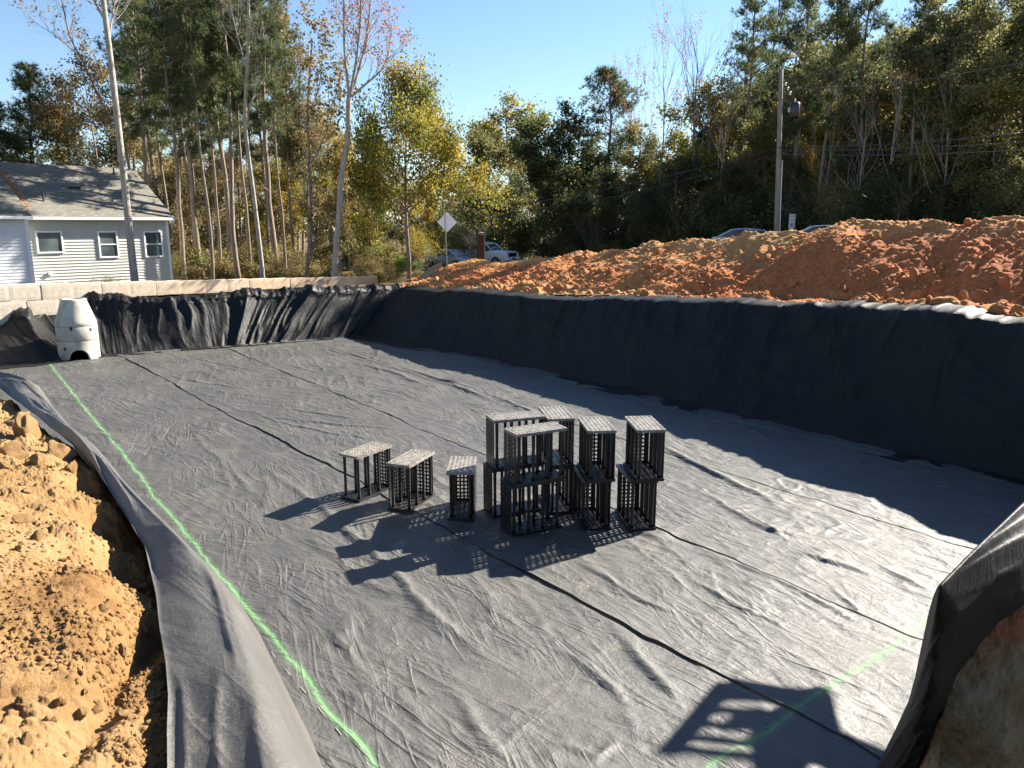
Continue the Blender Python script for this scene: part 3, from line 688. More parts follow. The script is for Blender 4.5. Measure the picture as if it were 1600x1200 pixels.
def clay_bank():
    n = len(LO_LINE); rows = []; m = 120
    Lo = LO_LINE; cdir = np.array([-.55, -.83, 0])
    for k in range(m):
        q = k / (m - 1) * 2.4 - .25
        rows.append(Lo + cdir * (.34 * q) - np.array([0, 0, 1.0]) * q + np.array([.03, .05, 0]))
    G = np.stack(rows, 1); X = G[..., 0] * 1.2 + G[..., 2]; Y = G[..., 1] - G[..., 0] * .5 + G[..., 2] * .8
    d = .22 * (fbm(X * 1.1, Y * 1.1, 301, 3) - .5) + .04 * ridged(X * 1.6, Y * 2.6, 303, 3, 2) + .13 * (fbm(X * 4, Y * 6, 305, 6, .62) - .5) + clods(X, Y, .22, 307, .1, .4, .35) * .6 + clods(X, Y, .06, 309, .1, .6, .4) * .5
    G = G + (d * sstep(0, .1, (np.arange(m) / (m - 1))[None] + 0 * d))[..., None] * np.array([-.5, -.75, .35])
    red = np.clip(1.25 - (2.4 - G[..., 2]) * 1.9 + .0 * X, 0, 1)
    o = link('clay_bank', mesh_np('clay_bank', G.reshape(-1, 3), gridfaces(n, m), M_clay, True, {'red': ('POINT', red)})); tag(o, kind='structure')
    # ground under the photographer
    xs = np.linspace(-9, 12, 150); ys = np.linspace(-8, 5.6, 110); X, Y = np.meshgrid(xs, ys, indexing='ij')
    Z = np.clip(np.minimum(2.9, 4.25 - .85 * Y), -.1, 3) + .16 * (fbm(X, Y, 311, 4) - .5)
    Z = np.where((X > 2.4) & (Y > 1.5), np.minimum(Z, 4.1 - .95 * Y), Z)
    o2 = link('wall_drape', mesh_np('wall_drape', np.stack([X, Y, Z], -1).reshape(-1, 3), gridfaces(150, 110), M_wallnear, True), liner)
clay_bank()

# ------------------------------------------------------------------ storm-water crates
M_plastic = plain('black_plastic', (.018, .018, .020), .38, spec=.5, var=.25, scale=20)
M_plast_top = plain('glare_dust_black_plastic', (.22, .20, .17), .42, spec=.6, var=.55, scale=16)  # pale tan stands in for sun glare on black plastic, besides some dust
CL, CW, CH = .89, .445, .83
def platen_mesh(mat, name):
    m = MB(); t = .045
    m.box(-CL/2, CL/2, -CW/2, -CW/2+.03, 0, t); m.box(-CL/2, CL/2, CW/2-.03, CW/2, 0, t)
    m.box(-CL/2, -CL/2+.03, -CW/2+.03, CW/2-.03, 0, t); m.box(CL/2-.03, CL/2, -CW/2+.03, CW/2-.03, 0, t)
    nx, ny = 11, 5; px = (CL - .06) / (nx + 1); py = (CW - .06) / (ny + 1)
    for i in range(1, nx + 1): x = -CL/2 + .03 + i * px; m.box(x-.022, x+.022, -CW/2+.03, CW/2-.03, .012, t - .004)
    for j in range(1, ny + 1): y = -CW/2 + .03 + j * py; m.box(-CL/2+.03, CL/2-.03, y-.021, y+.021, .010, t - .002)
    return m.mesh(name, mat)
def column_mesh():
    m = MB(); h = CH - .09
    m.lathe([(.024, 0), (.034, .0), (.028, .05), (.024, h/2), (.028, h-.05), (.034, h), (.024, h)], 10); return m.mesh('column', M_plastic, True)
def panel_mesh(L):
    m = MB(); h = CH - .09; t = .014; nx = max(5, int(L / .062)); nz = 11
    m.box(-L/2, -L/2+.025, 0, t, 0, h); m.box(L/2-.025, L/2, 0, t, 0, h); m.box(-L/2+.025, L/2-.025, 0, t, 0, .03); m.box(-L/2+.025, L/2-.025, 0, t, h-.03, h)
    for i in range(1, nx): x = -L/2 + i * L / nx; m.box(x-.015, x+.015, .001, t-.001, .03, h-.03)
    for k in range(1, nz): z = k * h / nz; m.box(-L/2+.025, L/2-.025, .002, t-.002, z-.013, z+.013)
    return m.mesh('side_panel', M_plastic)
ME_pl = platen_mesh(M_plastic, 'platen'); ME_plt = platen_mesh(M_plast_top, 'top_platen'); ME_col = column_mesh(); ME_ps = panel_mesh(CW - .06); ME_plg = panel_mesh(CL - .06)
def crate(label, loc, rz, panels, dusty=True, rot=None):  # dusty picks the top platen with sun glare painted into its colour
    t = thing('storage_crate', label, 'crate', loc, rz, 'black storm-water crates')
    if rot: t.rotation_euler = rot
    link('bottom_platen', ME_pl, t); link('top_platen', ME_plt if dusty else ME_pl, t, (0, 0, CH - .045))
    for i in range(4):
        for s in (-1, 1): link('column', ME_col, t, (-CL/2 + .065 + i * (CL - .13) / 3, s * (CW/2 - .065), .045))
    for p in panels:
        if p == 'x+': link('side_panel', ME_ps, t, (CL/2 - .02, 0, .045), (0, 0, math.pi/2))
        if p == 'x-': link('side_panel', ME_ps, t, (-CL/2 + .006, 0, .045), (0, 0, math.pi/2))
        if p == 'y+': link('side_panel', ME_plg, t, (0, CW/2 - .02, .045))
        if p == 'y-': link('side_panel', ME_plg, t, (0, -CW/2 + .006, .045))
    return t
def fitq(q, z):
    """centre and heading of a platen from its corners: short edge first"""
    P = [at(x, y, z)[:2] for x, y in q]; c = np.mean(P, axis=0); d = (P[2] - P[1]) + (P[3] - P[0]); return c, math.atan2(d[1], d[0])
def stand(x, y): return float(floor_z(np.array([x]), np.array([y]))[0]) + .012
ZS, ZD = CH + .02, 2 * CH + .02
SINGLE = [([(530,708),(558,716),(612,696),(585,690)], ['x+'], 'single open black crate with a pale top of dust and painted sun glare, leftmost of all the crates'),
          ([(605,721),(641,731),(677,706),(645,703)], ['x+', 'y+'], 'single black crate standing second from the left'),
          ([(697,738),(741,739),(743,714),(706,713)], ['x+', 'y-'], 'single black crate with its top half in shade, third from the left')]
for q, pn, lab in SINGLE:
    c, a = fitq(q, ZS); crate(lab, (c[0], c[1], stand(*c)), a, pn)
DOUBLE = [([(760,648),(776,657),(850,652),(835,640)], ['x-'], 'the stack farthest to the left behind the nearest stack'),
          ([(790,665),(808,681),(884,669),(864,656)], ['x-'], 'the nearest stack, in front of the others'),
          ([(897,653),(858,653),(842,634),(880,634)], ['y-'], 'the half hidden stack behind the nearest stack'),
          ([(962,671),(920,671),(902,650),(945,650)], ['y-', 'x+'], 'the second stack from the right'),
          ([(1040,672),(997,672),(976,651),(1018,650)], ['y-', 'x+'], 'the rightmost stack')]
for k, (q, pn, lab) in enumerate(DOUBLE):
    c, a = fitq(q, ZD); z0 = stand(*c)
    o = ((-.05, .01), (-.06, .02), (.02, .03), (-.06, .05), (-.10, .04))[k]
    crate('lower black crate of ' + lab, (c[0] + o[0], c[1] + o[1], z0), a + (.05, -.04, .03, .05, .04)[k], pn, False)
    crate('upper black crate of ' + lab, (c[0], c[1], z0 + CH), a, pn)

# ------------------------------------------------------------------ concrete manhole riser
M_conc = plain('pale_concrete', (.42, .395, .34), .85, var=.30, scale=2.2, bumps=.25, bscale=40)
M_concd = plain('pipe_dark', (.03, .03, .03), .9)
mp = at(113, 563, 0)
mh = thing('manhole_riser', 'pale concrete manhole riser with cone top standing in the pit corner', 'manhole', (mp[0], mp[1] + .5, 0)); mh.scale = (.84, .84, .86)
def ring(name, prof): return MB().lathe(prof, 48).build(name, M_conc, mh, True)
Rr = .80
def base_ring():
    # ring wall with a round pipe opening towards the camera
    n, nz = 96, 40; h = .80; ang = np.linspace(0, 2 * np.pi, n, endpoint=False); zz = np.linspace(0, h, nz); a0 = math.radians(-62); V = []; Fq = []
    for r in (Rr, Rr - .13):
        for z in zz:
            for a in ang: V.append((r * math.cos(a), r * math.sin(a), z))
    def hole(a, z): return ((math.atan2(math.sin(a - a0), math.cos(a - a0)) * Rr) ** 2 + (z - .05) ** 2) < .43 ** 2
    for L in (0, 1):
        for i in range(nz - 1):
            for k in range(n):
                if hole(ang[k] + np.pi / n, (zz[i] + zz[i + 1]) / 2): continue
                b = L * n * nz; k2 = (k + 1) % n; f = (b + i * n + k, b + i * n + k2, b + (i + 1) * n + k2, b + (i + 1) * n + k); Fq.append(f if L == 0 else f[::-1])
    m = MB(); m.add(V, Fq); o = m.build('base_ring', M_conc, mh, True)
    r = MB(); pts = []
    for t in np.linspace(0, math.pi, 15):
        a = a0 + .43 * math.cos(t) / Rr; pts.append(((Rr - .04) * math.cos(a), (Rr - .04) * math.sin(a), .05 + .43 * math.sin(t)))
    r.tube(pts, .045, 8); r.build('pipe_opening_rim', M_conc, o, True)
base_ring()
ring('middle_ring', [(Rr - .13, .81), (Rr - .012, .81), (Rr, .825), (Rr, 1.38), (Rr - .012, 1.395), (Rr - .13, 1.395)])
ring('cone', [(Rr - .13, 1.405), (Rr - .012, 1.405), (Rr, 1.42), (Rr - .005, 1.55), (Rr - .03, 1.62), (.50, 2.42), (.49, 2.50), (.36, 2.51), (.34, 2.40), (.34, 1.5)])
for zz in (.81, 1.395): pass
lh = MB(); lh.lathe([(0, 0), (.06, 0), (.06, .03), (0, .03)], 12); 
for a, z in ((-100, .5), (-20, 1.25), (-75, 1.34)):
    a = math.radians(a); o = MB().cbox(-.02, .02, -.05, .05, -.07, .07, .01).build('lifting_hole', M_concd, mh, False, ((Rr - .01) * math.cos(a), (Rr - .01) * math.sin(a), z), (0, 0, a))

# crate stack seen at the left picture edge
cp = at(-4, 556, 0); crate('black crate with a clay dusted top, cut off by the left picture edge', (cp[0] - .25, cp[1], .02), .6, ['x+'])

# ------------------------------------------------------------------ block wall
WA = math.radians(50); WD = np.array([math.cos(WA), math.sin(WA)]); WNrm = np.array([math.sin(WA), -math.cos(WA)])
wp = atd(590, 432, 42.0); wall = thing('block_wall', 'low tan concrete block retaining wall in front of the house', 'wall', (wp[0], wp[1], 0), WA)
def mat_block(name):
    m, nt, p = newmat(name); tc = N(nt, 'ShaderNodeTexCoord'); g = N(nt, 'ShaderNodeNewGeometry').outputs['Position']; oi = N(nt, 'ShaderNodeObjectInfo').outputs['Random']
    n1 = noise(nt, 5, 6, .7, g); n2 = noise(nt, .45, 4, .6, g)
    c = ramp(nt, n1.outputs[0], [(.3, (.50, .45, .37)), (.7, (.62, .57, .48))]).outputs[0]
    c = mixc(nt, mth(nt, 'MULTIPLY', oi, .3), c, (.55, .50, .42))
    k = ramp(nt, n2.outputs[0], [(.33, (.45,) * 3), (.55, (1,) * 3)]).outputs[0]
    sp = N(nt, 'ShaderNodeSeparateXYZ'); nt.links.new(g, sp.inputs[0]); wx_ = mth(nt, 'MULTIPLY_ADD', sp.outputs[0], .07, 1.5, True)
    c = mixc(nt, mth(nt, 'MULTIPLY', mth(nt, 'MULTIPLY', k, .75), mth(nt, 'MAXIMUM', wx_, .12)), c, (.60, .36, .16)); nt.links.new(c, p.inputs['Base Color']); p.inputs['Roughness'].default_value = .9
    bump(nt, p, noise(nt, 14, 6, .7, g).outputs[0], .35, .03); return m
M_block = mat_block('split_block')
blk = []
for k in range(5):
    nx, nz = 9, 6; rs = np.random.RandomState(40 + k); L, Hh = 1.10, .60; V = []; 
    for i in range(nx):
        for j in range(nz):
            e = (0 < i < nx - 1) and (0 < j < nz - 1)
            V.append((i / (nx - 1) * (L - .005), -(.004 + .006 * rs.rand() if e else 0), j / (nz - 1) * (Hh - .005)))
    m = MB(); m.add(V, [tuple(f) for f in gridfaces(nx, nz)]); b = len(V)
    m.box(.001, L - .006, .001, .5, .001, Hh - .006); blk.append(m.mesh('block', M_block))
rs = np.random.RandomState(3)
z_end = wp[2]
for c in range(4):
    for i in range(34):
        x = -1.10 * (i + 1) + (.0 if c % 2 == 0 else -.55)
        if c % 2 == 1 and i == 0:
            o = link('block', blk[0], wall, (-.55, 0, 0)); o.scale = (.5, 1, 1); o.location.z = z_end - .60 * (c + 1) + .55 * .0324
        z = z_end - .60 * (c + 1) - x * .0324
        link('block', blk[rs.randint(5)], wall, (x, rs.uniform(-.012, .012), z))

# ------------------------------------------------------------------ house
HA = math.radians(50); HD = np.array([math.cos(HA), math.sin(HA)]); HB = np.array([-math.sin(HA), math.cos(HA)])
hr = atd(262, 345, 44.0); HZ = 1.25; ZE = 5.08; ZR = 7.95
house = thing('house', 'single-storey house with pale clapboard siding and grey shingle roof', 'house', (hr[0], hr[1], HZ), HA)
def hloc(x, y):
    r = ray(x, y); n = -HB; t = ((hr[:2] @ n)) / (r[:2] @ n); p = CAM + r * t; d = p[:2] - hr[:2]; return float(d @ HD), p[2] - HZ
M_side = plain('beige_siding', (.50, .495, .44), .55, var=.05, scale=2); M_white = plain('white_trim', (.80, .80, .80), .45, var=.03)
M_sidew = plain('white_siding', (.64, .65, .66), .5, var=.04)
m_, nt_, p_ = newmat('shingles'); tc_ = N(nt_, 'ShaderNodeTexCoord').outputs['Object']
bk = N(nt_, 'ShaderNodeTexBrick'); bk.inputs['Scale'].default_value = 1; bk.inputs['Brick Width'].default_value = .3; bk.inputs['Row Height'].default_value = .14; bk.inputs['Mortar Size'].default_value = .008
bk.inputs['Color1'].default_value = (.15, .138, .112, 1); bk.inputs['Color2'].default_value = (.22, .205, .165, 1); bk.inputs['Mortar'].default_value = (.10, .09, .08, 1); nt_.links.new(tc_, bk.inputs['Vector'])
nt_.links.new(mixc(nt_, .4, bk.outputs['Color'], ramp(nt_, noise(nt_, 12, 5, .7, tc_).outputs[0], [(.3, (.5,) * 3), (.7, (1,) * 3)]).outputs[0], 'MULTIPLY'), p_.inputs['Base Color']); p_.inputs['Roughness'].default_value = .9
bump(nt_, p_, bk.outputs['Fac'], .4, .02); M_shing = m_
m_, nt_, p_ = newmat('window_glass'); tc_ = N(nt_, 'ShaderNodeTexCoord').outputs['Object']
nt_.links.new(ramp(nt_, noise(nt_, .9, 3, .5, tc_).outputs[0], [(.35, (.03, .045, .05)), (.7, (.14, .18, .18))]).outputs[0], p_.inputs['Base Color']); p_.inputs['Roughness'].default_value = .06; M_glass = m_
LJ = 7.3; DEP = 8.2; WX = 6.0; WF = -.75       # wall length, depth, wing length, wing front
body = MB().box(-LJ, -.02, .03, DEP, 0, ZE - HZ - .02).build('wall', M_side, house)
MB().add([(-.02, .03, ZE - HZ - .02), (-.02, DEP, ZE - HZ - .02), (-.02, DEP / 2, ZR - HZ - .25), (-.12, .03, ZE - HZ - .02), (-.12, DEP, ZE - HZ - .02), (-.12, DEP / 2, ZR - HZ - .25)], [(0, 1, 2), (5, 4, 3), (0, 2, 5, 3), (1, 4, 5, 2)]).build('gable', M_side, house)
bh = .155; nb = int((ZE - HZ - .1) / bh)
bm_ = MB(); bm_.prism([(.026, 0), (-.022, 0), (.018, bh + .01), (.026, bh + .01)], 'x', -LJ + .1, -.1); me_b = bm_.mesh('siding_board', M_side)
for k in range(nb + 1):
    link('siding_board', me_b, house, (0, .0, k * bh))
MB().cbox(-.14, .0, -.03, .04, 0, ZE - HZ - .05, .008).build('corner_board', M_white, house)
MB().cbox(-.02, .01, .041, .16, 0, ZE - HZ - .05, .005).build('corner_board', M_white, house)
# main roof
def roof(name, x0, x1, y0, y1, ze, zr, parent):
    ym = (y0 + y1) / 2; t = .10; o = MB()
    o.add([(x0, y0, ze), (x1, y0, ze), (x1, ym, zr), (x0, ym, zr), (x0, y1, ze), (x1, y1, ze), (x0, y0, ze - t), (x1, y0, ze - t), (x1, ym, zr - t), (x0, ym, zr - t), (x0, y1, ze - t), (x1, y1, ze - t)],
          [(0, 1, 2, 3), (3, 2, 5, 4), (6, 9, 8, 7), (9, 10, 11, 8), (0, 6, 7, 1), (4, 5, 11, 10), (1, 7, 8, 2), (2, 8, 11, 5), (0, 3, 9, 6), (3, 4, 10, 9)])
    return o.build(name, M_shing, parent)
rf = roof('roof', -LJ - 1.5, .25, -.35, DEP + .35, ZE - HZ + .05, ZR - HZ, house)
MB().cbox(-LJ + .02, .24, -.43, -.36, ZE - HZ - .10, ZE - HZ + .04, .01).build('gutter', M_white, house)
MB().prism([(-.34, ZE - HZ - .07), (DEP / 2, ZR - HZ - .12), (DEP / 2, ZR - HZ - .28), (-.34, ZE - HZ - .22)], 'x', .18, .22).build('rake_board', M_white, house)
MB().cbox(-.10, -.03, -.10, -.032, .2, ZE - HZ - .12, .01).build('downspout', M_white, house)
sl = (ZR - ZE) / (DEP / 2 + .35)
for x, yy, h in ((-1.2, 3.4, .42), (-5.9, .9, .45)): MB().tube([(x, yy, ZE - HZ + sl * (yy + .35)), (x, yy, ZE - HZ + sl * (yy + .35) + h)], .045, 8).build('vent_pipe', M_concd, rf)
for x in (-4.1, -3.75): MB().cbox(x - .13, x + .13, 1.95, 2.2, ZE - HZ + sl * 2.4, ZE - HZ + sl * 2.4 + .12, .02).build('roof_vent', M_concd, rf)
# left wing, standing forward
M_litter = plain('fallen_needles', (.40, .17, .06), .9, var=.4, scale=18)
MB().box(-LJ - WX, -LJ - .02, WF, 4, 0, ZE - HZ - .02).build('wing_wall', M_sidew, house)
bw = MB(); bw.prism([(WF + .0, 0), (WF - .03, 0), (WF - .008, bh + .01), (WF, bh + .01)], 'x', -LJ - WX, -LJ - .14); me_w = bw.mesh('siding_board', M_sidew)
bs = MB(); bs.prism([(-LJ - .02, 0), (-LJ + .014, 0), (-LJ - .006, bh + .01), (-LJ - .02, bh + .01)], 'y', WF + .12, -.0); me_s = bs.mesh('siding_board', M_sidew)
for k in range(nb + 1): link('siding_board', me_w, house, (0, 0, k * bh)); link('siding_board', me_s, house, (0, 0, k * bh))
MB().cbox(-LJ - .14, -LJ + .0, WF - .05, WF + .02, 0, ZE - HZ - .05, .008).build('corner_board', M_white, house)
MB().cbox(-LJ - .03, -LJ + .03, WF + .021, WF + .13, 0, ZE - HZ - .05, .005).build('corner_board', M_white, house)
roof('wing_roof', -LJ - WX, -LJ + .12, WF - .3, DEP + .6, ZE - HZ + .08, ZR - HZ + .12, house)
MB().cbox(-LJ - WX, -LJ + .14, WF - .38, WF - .31, ZE - HZ - .08, ZE - HZ + .06, .01).build('gutter', M_white, house)
lt = MB(); r_ = random.Random(2)
for k in range(420):
    yy = r_.uniform(.4, 3.2); x = -LJ + .15 + abs(r_.gauss(0, .14)) + .1; z = ZE - HZ + .06 + sl * (yy + .35); a = r_.uniform(0, 6.28); L = .09
    lt.add([(x, yy, z), (x + L * math.cos(a), yy + L * math.sin(a), z + .02 + sl * L * math.sin(a)), (x + L * math.cos(a + 1), yy + L * math.sin(a + 1), z + .03 + sl * L * math.sin(a + 1))], [(0, 1, 2)])
o = lt.build('fallen_leaves', M_litter, rf); o['kind'] = 'stuff'
def window(x0, x1, y0, y1, hung):
    a, zt = hloc(x0, y0); b, _ = hloc(x1, y0); _, zb = hloc((x0 + x1) / 2, y1)
    w = MB().box(a + .07, b - .07, -.028, .02, zb + .07, zt - .07).build('window', M_glass, house)
    for q in ((a, a + .08, zb, zt), (b - .08, b, zb, zt), (a + .08, b - .08, zt - .08, zt), (a + .08, b - .08, zb, zb + .08)): MB().cbox(q[0], q[1], -.07, .01, q[2], q[3], .006).build('frame', M_white, w)
    if hung: zm = (zb + zt) / 2; MB().cbox(a + .08, b - .08, -.06, .01, zm - .03, zm + .03, .006).build('meeting_rail', M_white, w)
window(54, 96, 361, 396, False); window(151, 182, 361, 403, True); window(223, 252, 361, 402, True)
for px, py in ((78, 427), (244, 408)):
    a, z = hloc(px, py); MB().cbox(a - .08, a + .08, -.12, -.01, z - .08, z + .08, .01).build('wall_vent', M_white, house)
a, z = hloc(245, 440); MB().cbox(a - .07, a + .07, -.12, -.02, z - .1, z + .15, .02).build('meter_box', M_white, house)

# ------------------------------------------------------------------ trees: meshes
def rot_about(d, ang, az, rnd=None):
    d = d.normalized(); a = d.orthogonal().normalized(); b = d.cross(a)
    return (d * math.cos(ang) + (a * math.cos(az) + b * math.sin(az)) * math.sin(ang)).normalized()
def leaf_arrays(C, size, rs, k=1, aspect=.6, up=.0):
    """k leaf quads at every point of C"""
    C = np.repeat(C, k, 0) if k > 1 else C; n = len(C)
    a = rs.normal(size=(n, 3)); a[:, 2] += up; a /= np.linalg.norm(a, axis=1, keepdims=True)
    b = np.cross(a, rs.normal(size=(n, 3))); b /= np.linalg.norm(b, axis=1, keepdims=True)
    s = size * rs.uniform(.6, 1.3, (n, 1)); L = a * s; Wd = b * s * aspect * .5
    V = np.stack([C, C + L * .5 + Wd, C + L, C + L * .5 - Wd], 1).reshape(-1, 3)
    return V, np.arange(4 * n).reshape(-1, 4)
def tuft_arrays(C, D, rs, k=10, L=.3, w=.035):
    n = len(C); C = np.repeat(C, k, 0); D = np.repeat(D, k, 0) + rs.normal(size=(n * k, 3)) * .75
    D /= np.linalg.norm(D, axis=1, keepdims=True); p = np.cross(D, rs.normal(size=(n * k, 3))); p /= np.linalg.norm(p, axis=1, keepdims=True)
    l = L * rs.uniform(.7, 1.2, (n * k, 1)); V = np.stack([C - p * w * .5, C + p * w * .5, C + D * l], 1).reshape(-1, 3)
    return V, np.arange(3 * n * k).reshape(-1, 3)
class Tree: pass
def finish(mb, V, Fc, tint, barkm, leafm):
    t = Tree(); t.wood = mb.mesh('trunk', barkm, True) if mb else None
    t.crown = mesh_np('crown', V, Fc, leafm, False, {'tint': ('FACE', tint)}) if V is not None else None
    t.V, t.F, t.tint, t.leafm = V, Fc, tint, leafm
    t.wv, t.wf = (mb.v, mb.f) if mb else ([], []); t.barkm = barkm; return t
def clump_tint(C, rs, base=.45, amp=.5, sc=.8, top=None):
    return np.clip(base + amp * (fbm(C[:, 0] * sc + C[:, 2] * .7, C[:, 1] * sc + C[:, 2] * .5, rs.randint(999), 2) - .5) * 2 + rs.normal(0, .12, len(C)), 0, 1)
def pine(seed, Ht=24, cb=.5, R=3.0, dens=1.0, barkm=None, wob=.25, trunk_r=.20):
    r = random.Random(seed); rs = np.random.RandomState(seed); mb = MB()
    pts = [Vector((0, 0, -.4))]; n = 12; a = r.uniform(0, 6.28)
    for i in range(1, n + 1): pts.append(Vector((wob * math.sin(i * .55 + a) + r.gauss(0, .05), wob * math.cos(i * .43 + a) + r.gauss(0, .05), Ht * i / n)))
    mb.tube(pts, [trunk_r * (1.15 - .95 * (i / n) ** 1.1) for i in range(n + 1)], 8)
    def tp(h): f = h / Ht * n; i = min(int(f), n - 1); return pts[i].lerp(pts[i + 1], f - i)
    C = []; D = []; h = Ht * cb * .55
    while h < Ht * .985:
        q = (h / Ht - cb) / (1 - cb); az = r.uniform(0, 6.28); dead = q < 0
        if not dead or r.random() < .55:
            prof = (math.sin(min(1, max(0, q) * 1.25 + .22) * math.pi * .5) * (1.05 - max(0, q) ** 1.7)) if not dead else .45
            L = R * prof * r.uniform(.45, 1.15) + .25; el = (.15 + .55 * max(0, q)) + r.gauss(0, .18)
            d = Vector((math.cos(az) * math.cos(el), math.sin(az) * math.cos(el), math.sin(el))); p = tp(h); bp = [p]; nn = 5
            for k in range(1, nn + 1):
                d = (d + Vector((r.gauss(0, .12), r.gauss(0, .12), r.gauss(.03, .10)))).normalized(); bp.append(bp[-1] + d * L / nn)
            mb.tube(bp, [.045 * (.35 + L / R) * (1 - .8 * k / nn) for k in range(nn + 1)], 4, False)
            if not dead:
                m = int((6 + 11 * L) * dens)
                for k in range(m):
                    f = r.uniform(.25, 1) ** .7; i = min(int(f * nn), nn - 1); c = bp[i].lerp(bp[i + 1], f * nn - i); sd_ = Vector((r.gauss(0, 1), r.gauss(0, 1), r.gauss(.25, .5))) * (.13 + .17 * L * .5)
                    C.append(c + sd_); D.append((d * .6 + sd_ * 1.6 + Vector((0, 0, .5))).normalized())
            else:
                for k in range(2):
                    f = r.uniform(.4, .9) * nn; i = int(f); e = rot_about(d, .7, r.uniform(0, 6.28)); mb.tube([bp[i], bp[i] + e * L * .35], [.012, .004], 3, False)
        h += Ht * (.010 if not dead else .022) * r.uniform(.5, 1.5)
    C = np.array(C); D = np.array(D); k = 9; V, Fc = tuft_arrays(C, D, rs, k, .36, .045)
    return finish(mb, V, Fc, np.repeat(clump_tint(C, rs, .42, .45), k), barkm or M_bark, M_needle)
def branchy(mb, r, p, d, L, rad, lvl, tips, spread=.55, n=2, up=.12, shrink=.72, kink=.12, sides=None):
    nn = 4 if lvl > 1 else 3; pts = [p]
    for k in range(nn):
        d = (d + Vector((r.gauss(0, kink), r.gauss(0, kink), r.gauss(up * .5, kink * .6)))).normalized(); pts.append(pts[-1] + d * L / nn)
    mb.tube(pts, [rad * (1 - .45 * k / nn) for k in range(nn + 1)], sides or (6 if lvl > 2 else 4 if lvl > 1 else 3), False)
    if lvl <= 1:
        for k in range(1, nn + 1): tips.append((pts[k], d))
    if lvl == 0: return
    for k in range(n + (1 if r.random() < .4 else 0)):
        q = r.uniform(.45, 1.0) if k else 1.0; i = min(int(q * nn), nn - 1); b = pts[i].lerp(pts[i + 1], q * nn - i)
        e = rot_about(d, spread * r.uniform(.5, 1.25), r.uniform(0, 6.28)); e = (e + Vector((0, 0, up))).normalized()
        branchy(mb, r, b, e, L * shrink * r.uniform(.75, 1.15), rad * .55, lvl - 1, tips, spread, n, up, shrink, kink)
def decid(seed, Ht=12, tf=.25, R=2.6, leaves=14000, size=.15, leafm=None, barkm=None, nb=26, tr=.14, tbase=.45, amp=.5, spread_leaf=.5, topbare=0.0, droop=0, topk=.25):
    """central leader with rising limbs, leaves spread in clumps round the twigs"""
    r = random.Random(seed); rs = np.random.RandomState(seed); mb = MB(); n = 10; a = r.uniform(0, 6.28)
    pts = [Vector((0, 0, -.4))] + [Vector((.12 * math.sin(i * .8 + a), .12 * math.cos(i * .7 + a), Ht * .96 * i / n)) for i in range(1, n + 1)]
    mb.tube(pts, [tr * (1.1 - .98 * i / n) for i in range(n + 1)], 7)
    tips = []
    for k in range(nb):
        q = tf + (1 - tf) * (k + r.random()) / nb * .97; f = q * n; i = min(int(f), n - 1); p = pts[i].lerp(pts[i + 1], f - i); s = (q - tf) / (1 - tf)
        L = R * (.60 + .75 * math.sin(min(1, s * 1.05 + .12) * math.pi)) * (1 - topk * s) * r.uniform(.7, 1.2) * .62; az = r.uniform(0, 6.28); el = .2 + .6 * s + r.gauss(0, .2) - droop
        branchy(mb, r, p, Vector((math.cos(az) * math.cos(el), math.sin(az) * math.cos(el), math.sin(el))), L, tr * .33 * (1 - .5 * s) + .008, 2, tips, .6, 2, .10, .65)
    T = np.array([t[0] for t in tips]); 
    if topbare: T = T[rs.rand(len(T)) > topbare * sstep(.7 * Ht, Ht, T[:, 2])]
    wt = np.hypot(T[:, 0], T[:, 1]) ** 1.2 + .12 * R; C = T[rs.choice(len(T), size=leaves, p=wt / wt.sum())]; C = C + rs.normal(size=C.shape) * spread_leaf * R / 2.6 * .42 * rs.uniform(.3, 1.3, (len(C), 1))
    V, Fc = leaf_arrays(C, size, rs, 1, .7)
    return finish(mb, V, Fc, clump_tint(C, rs, tbase, amp, .55), barkm or M_grey, leafm or M_olive)
def bare(seed, Ht=14, tf=.35, lv=4, tr=.13, leafm=None, leaves=0, barkm=None, spread=.42, nb=5, size=.13, Lf=.30):
    r = random.Random(seed); rs = np.random.RandomState(seed); mb = MB(); n = 8; a = r.uniform(0, 6.28)
    pts = [Vector((0, 0, -.4))] + [Vector((.18 * math.sin(i * .8 + a), .18 * math.cos(i * .7 + a), Ht * .8 * i / n)) for i in range(1, n + 1)]
    mb.tube(pts, [tr * (1.1 - .85 * i / n) for i in range(n + 1)], 7); tips = []
    for k in range(nb * 3):
        q = tf + (1 - tf) * k / (nb * 3 - 1); f = q * n; i = min(int(f), n - 1); p = pts[i].lerp(pts[i + 1], f - i); az = r.uniform(0, 6.28); el = .75 + .5 * q + r.gauss(0, .12)
        branchy(mb, r, p, Vector((math.cos(az) * math.cos(el), math.sin(az) * math.cos(el), math.sin(el))), Ht * Lf * (1.1 - .55 * q) * r.uniform(.6, 1.1), tr * .42 * (1.05 - .7 * q), lv - 1, tips, spread, 2, .14, .62)
    if leaves:
        T = np.array([t[0] for t in tips]); C = T[rs.randint(len(T), size=leaves)] + rs.normal(size=(leaves, 3)) * .12; V, Fc = leaf_arrays(C, size, rs, 1, .8)
        return finish(mb, V, Fc, np.clip(rs.normal(.5, .28, leaves), 0, 1), barkm or M_grey, leafm)
    return finish(mb, None, None, None, barkm or M_grey, None)
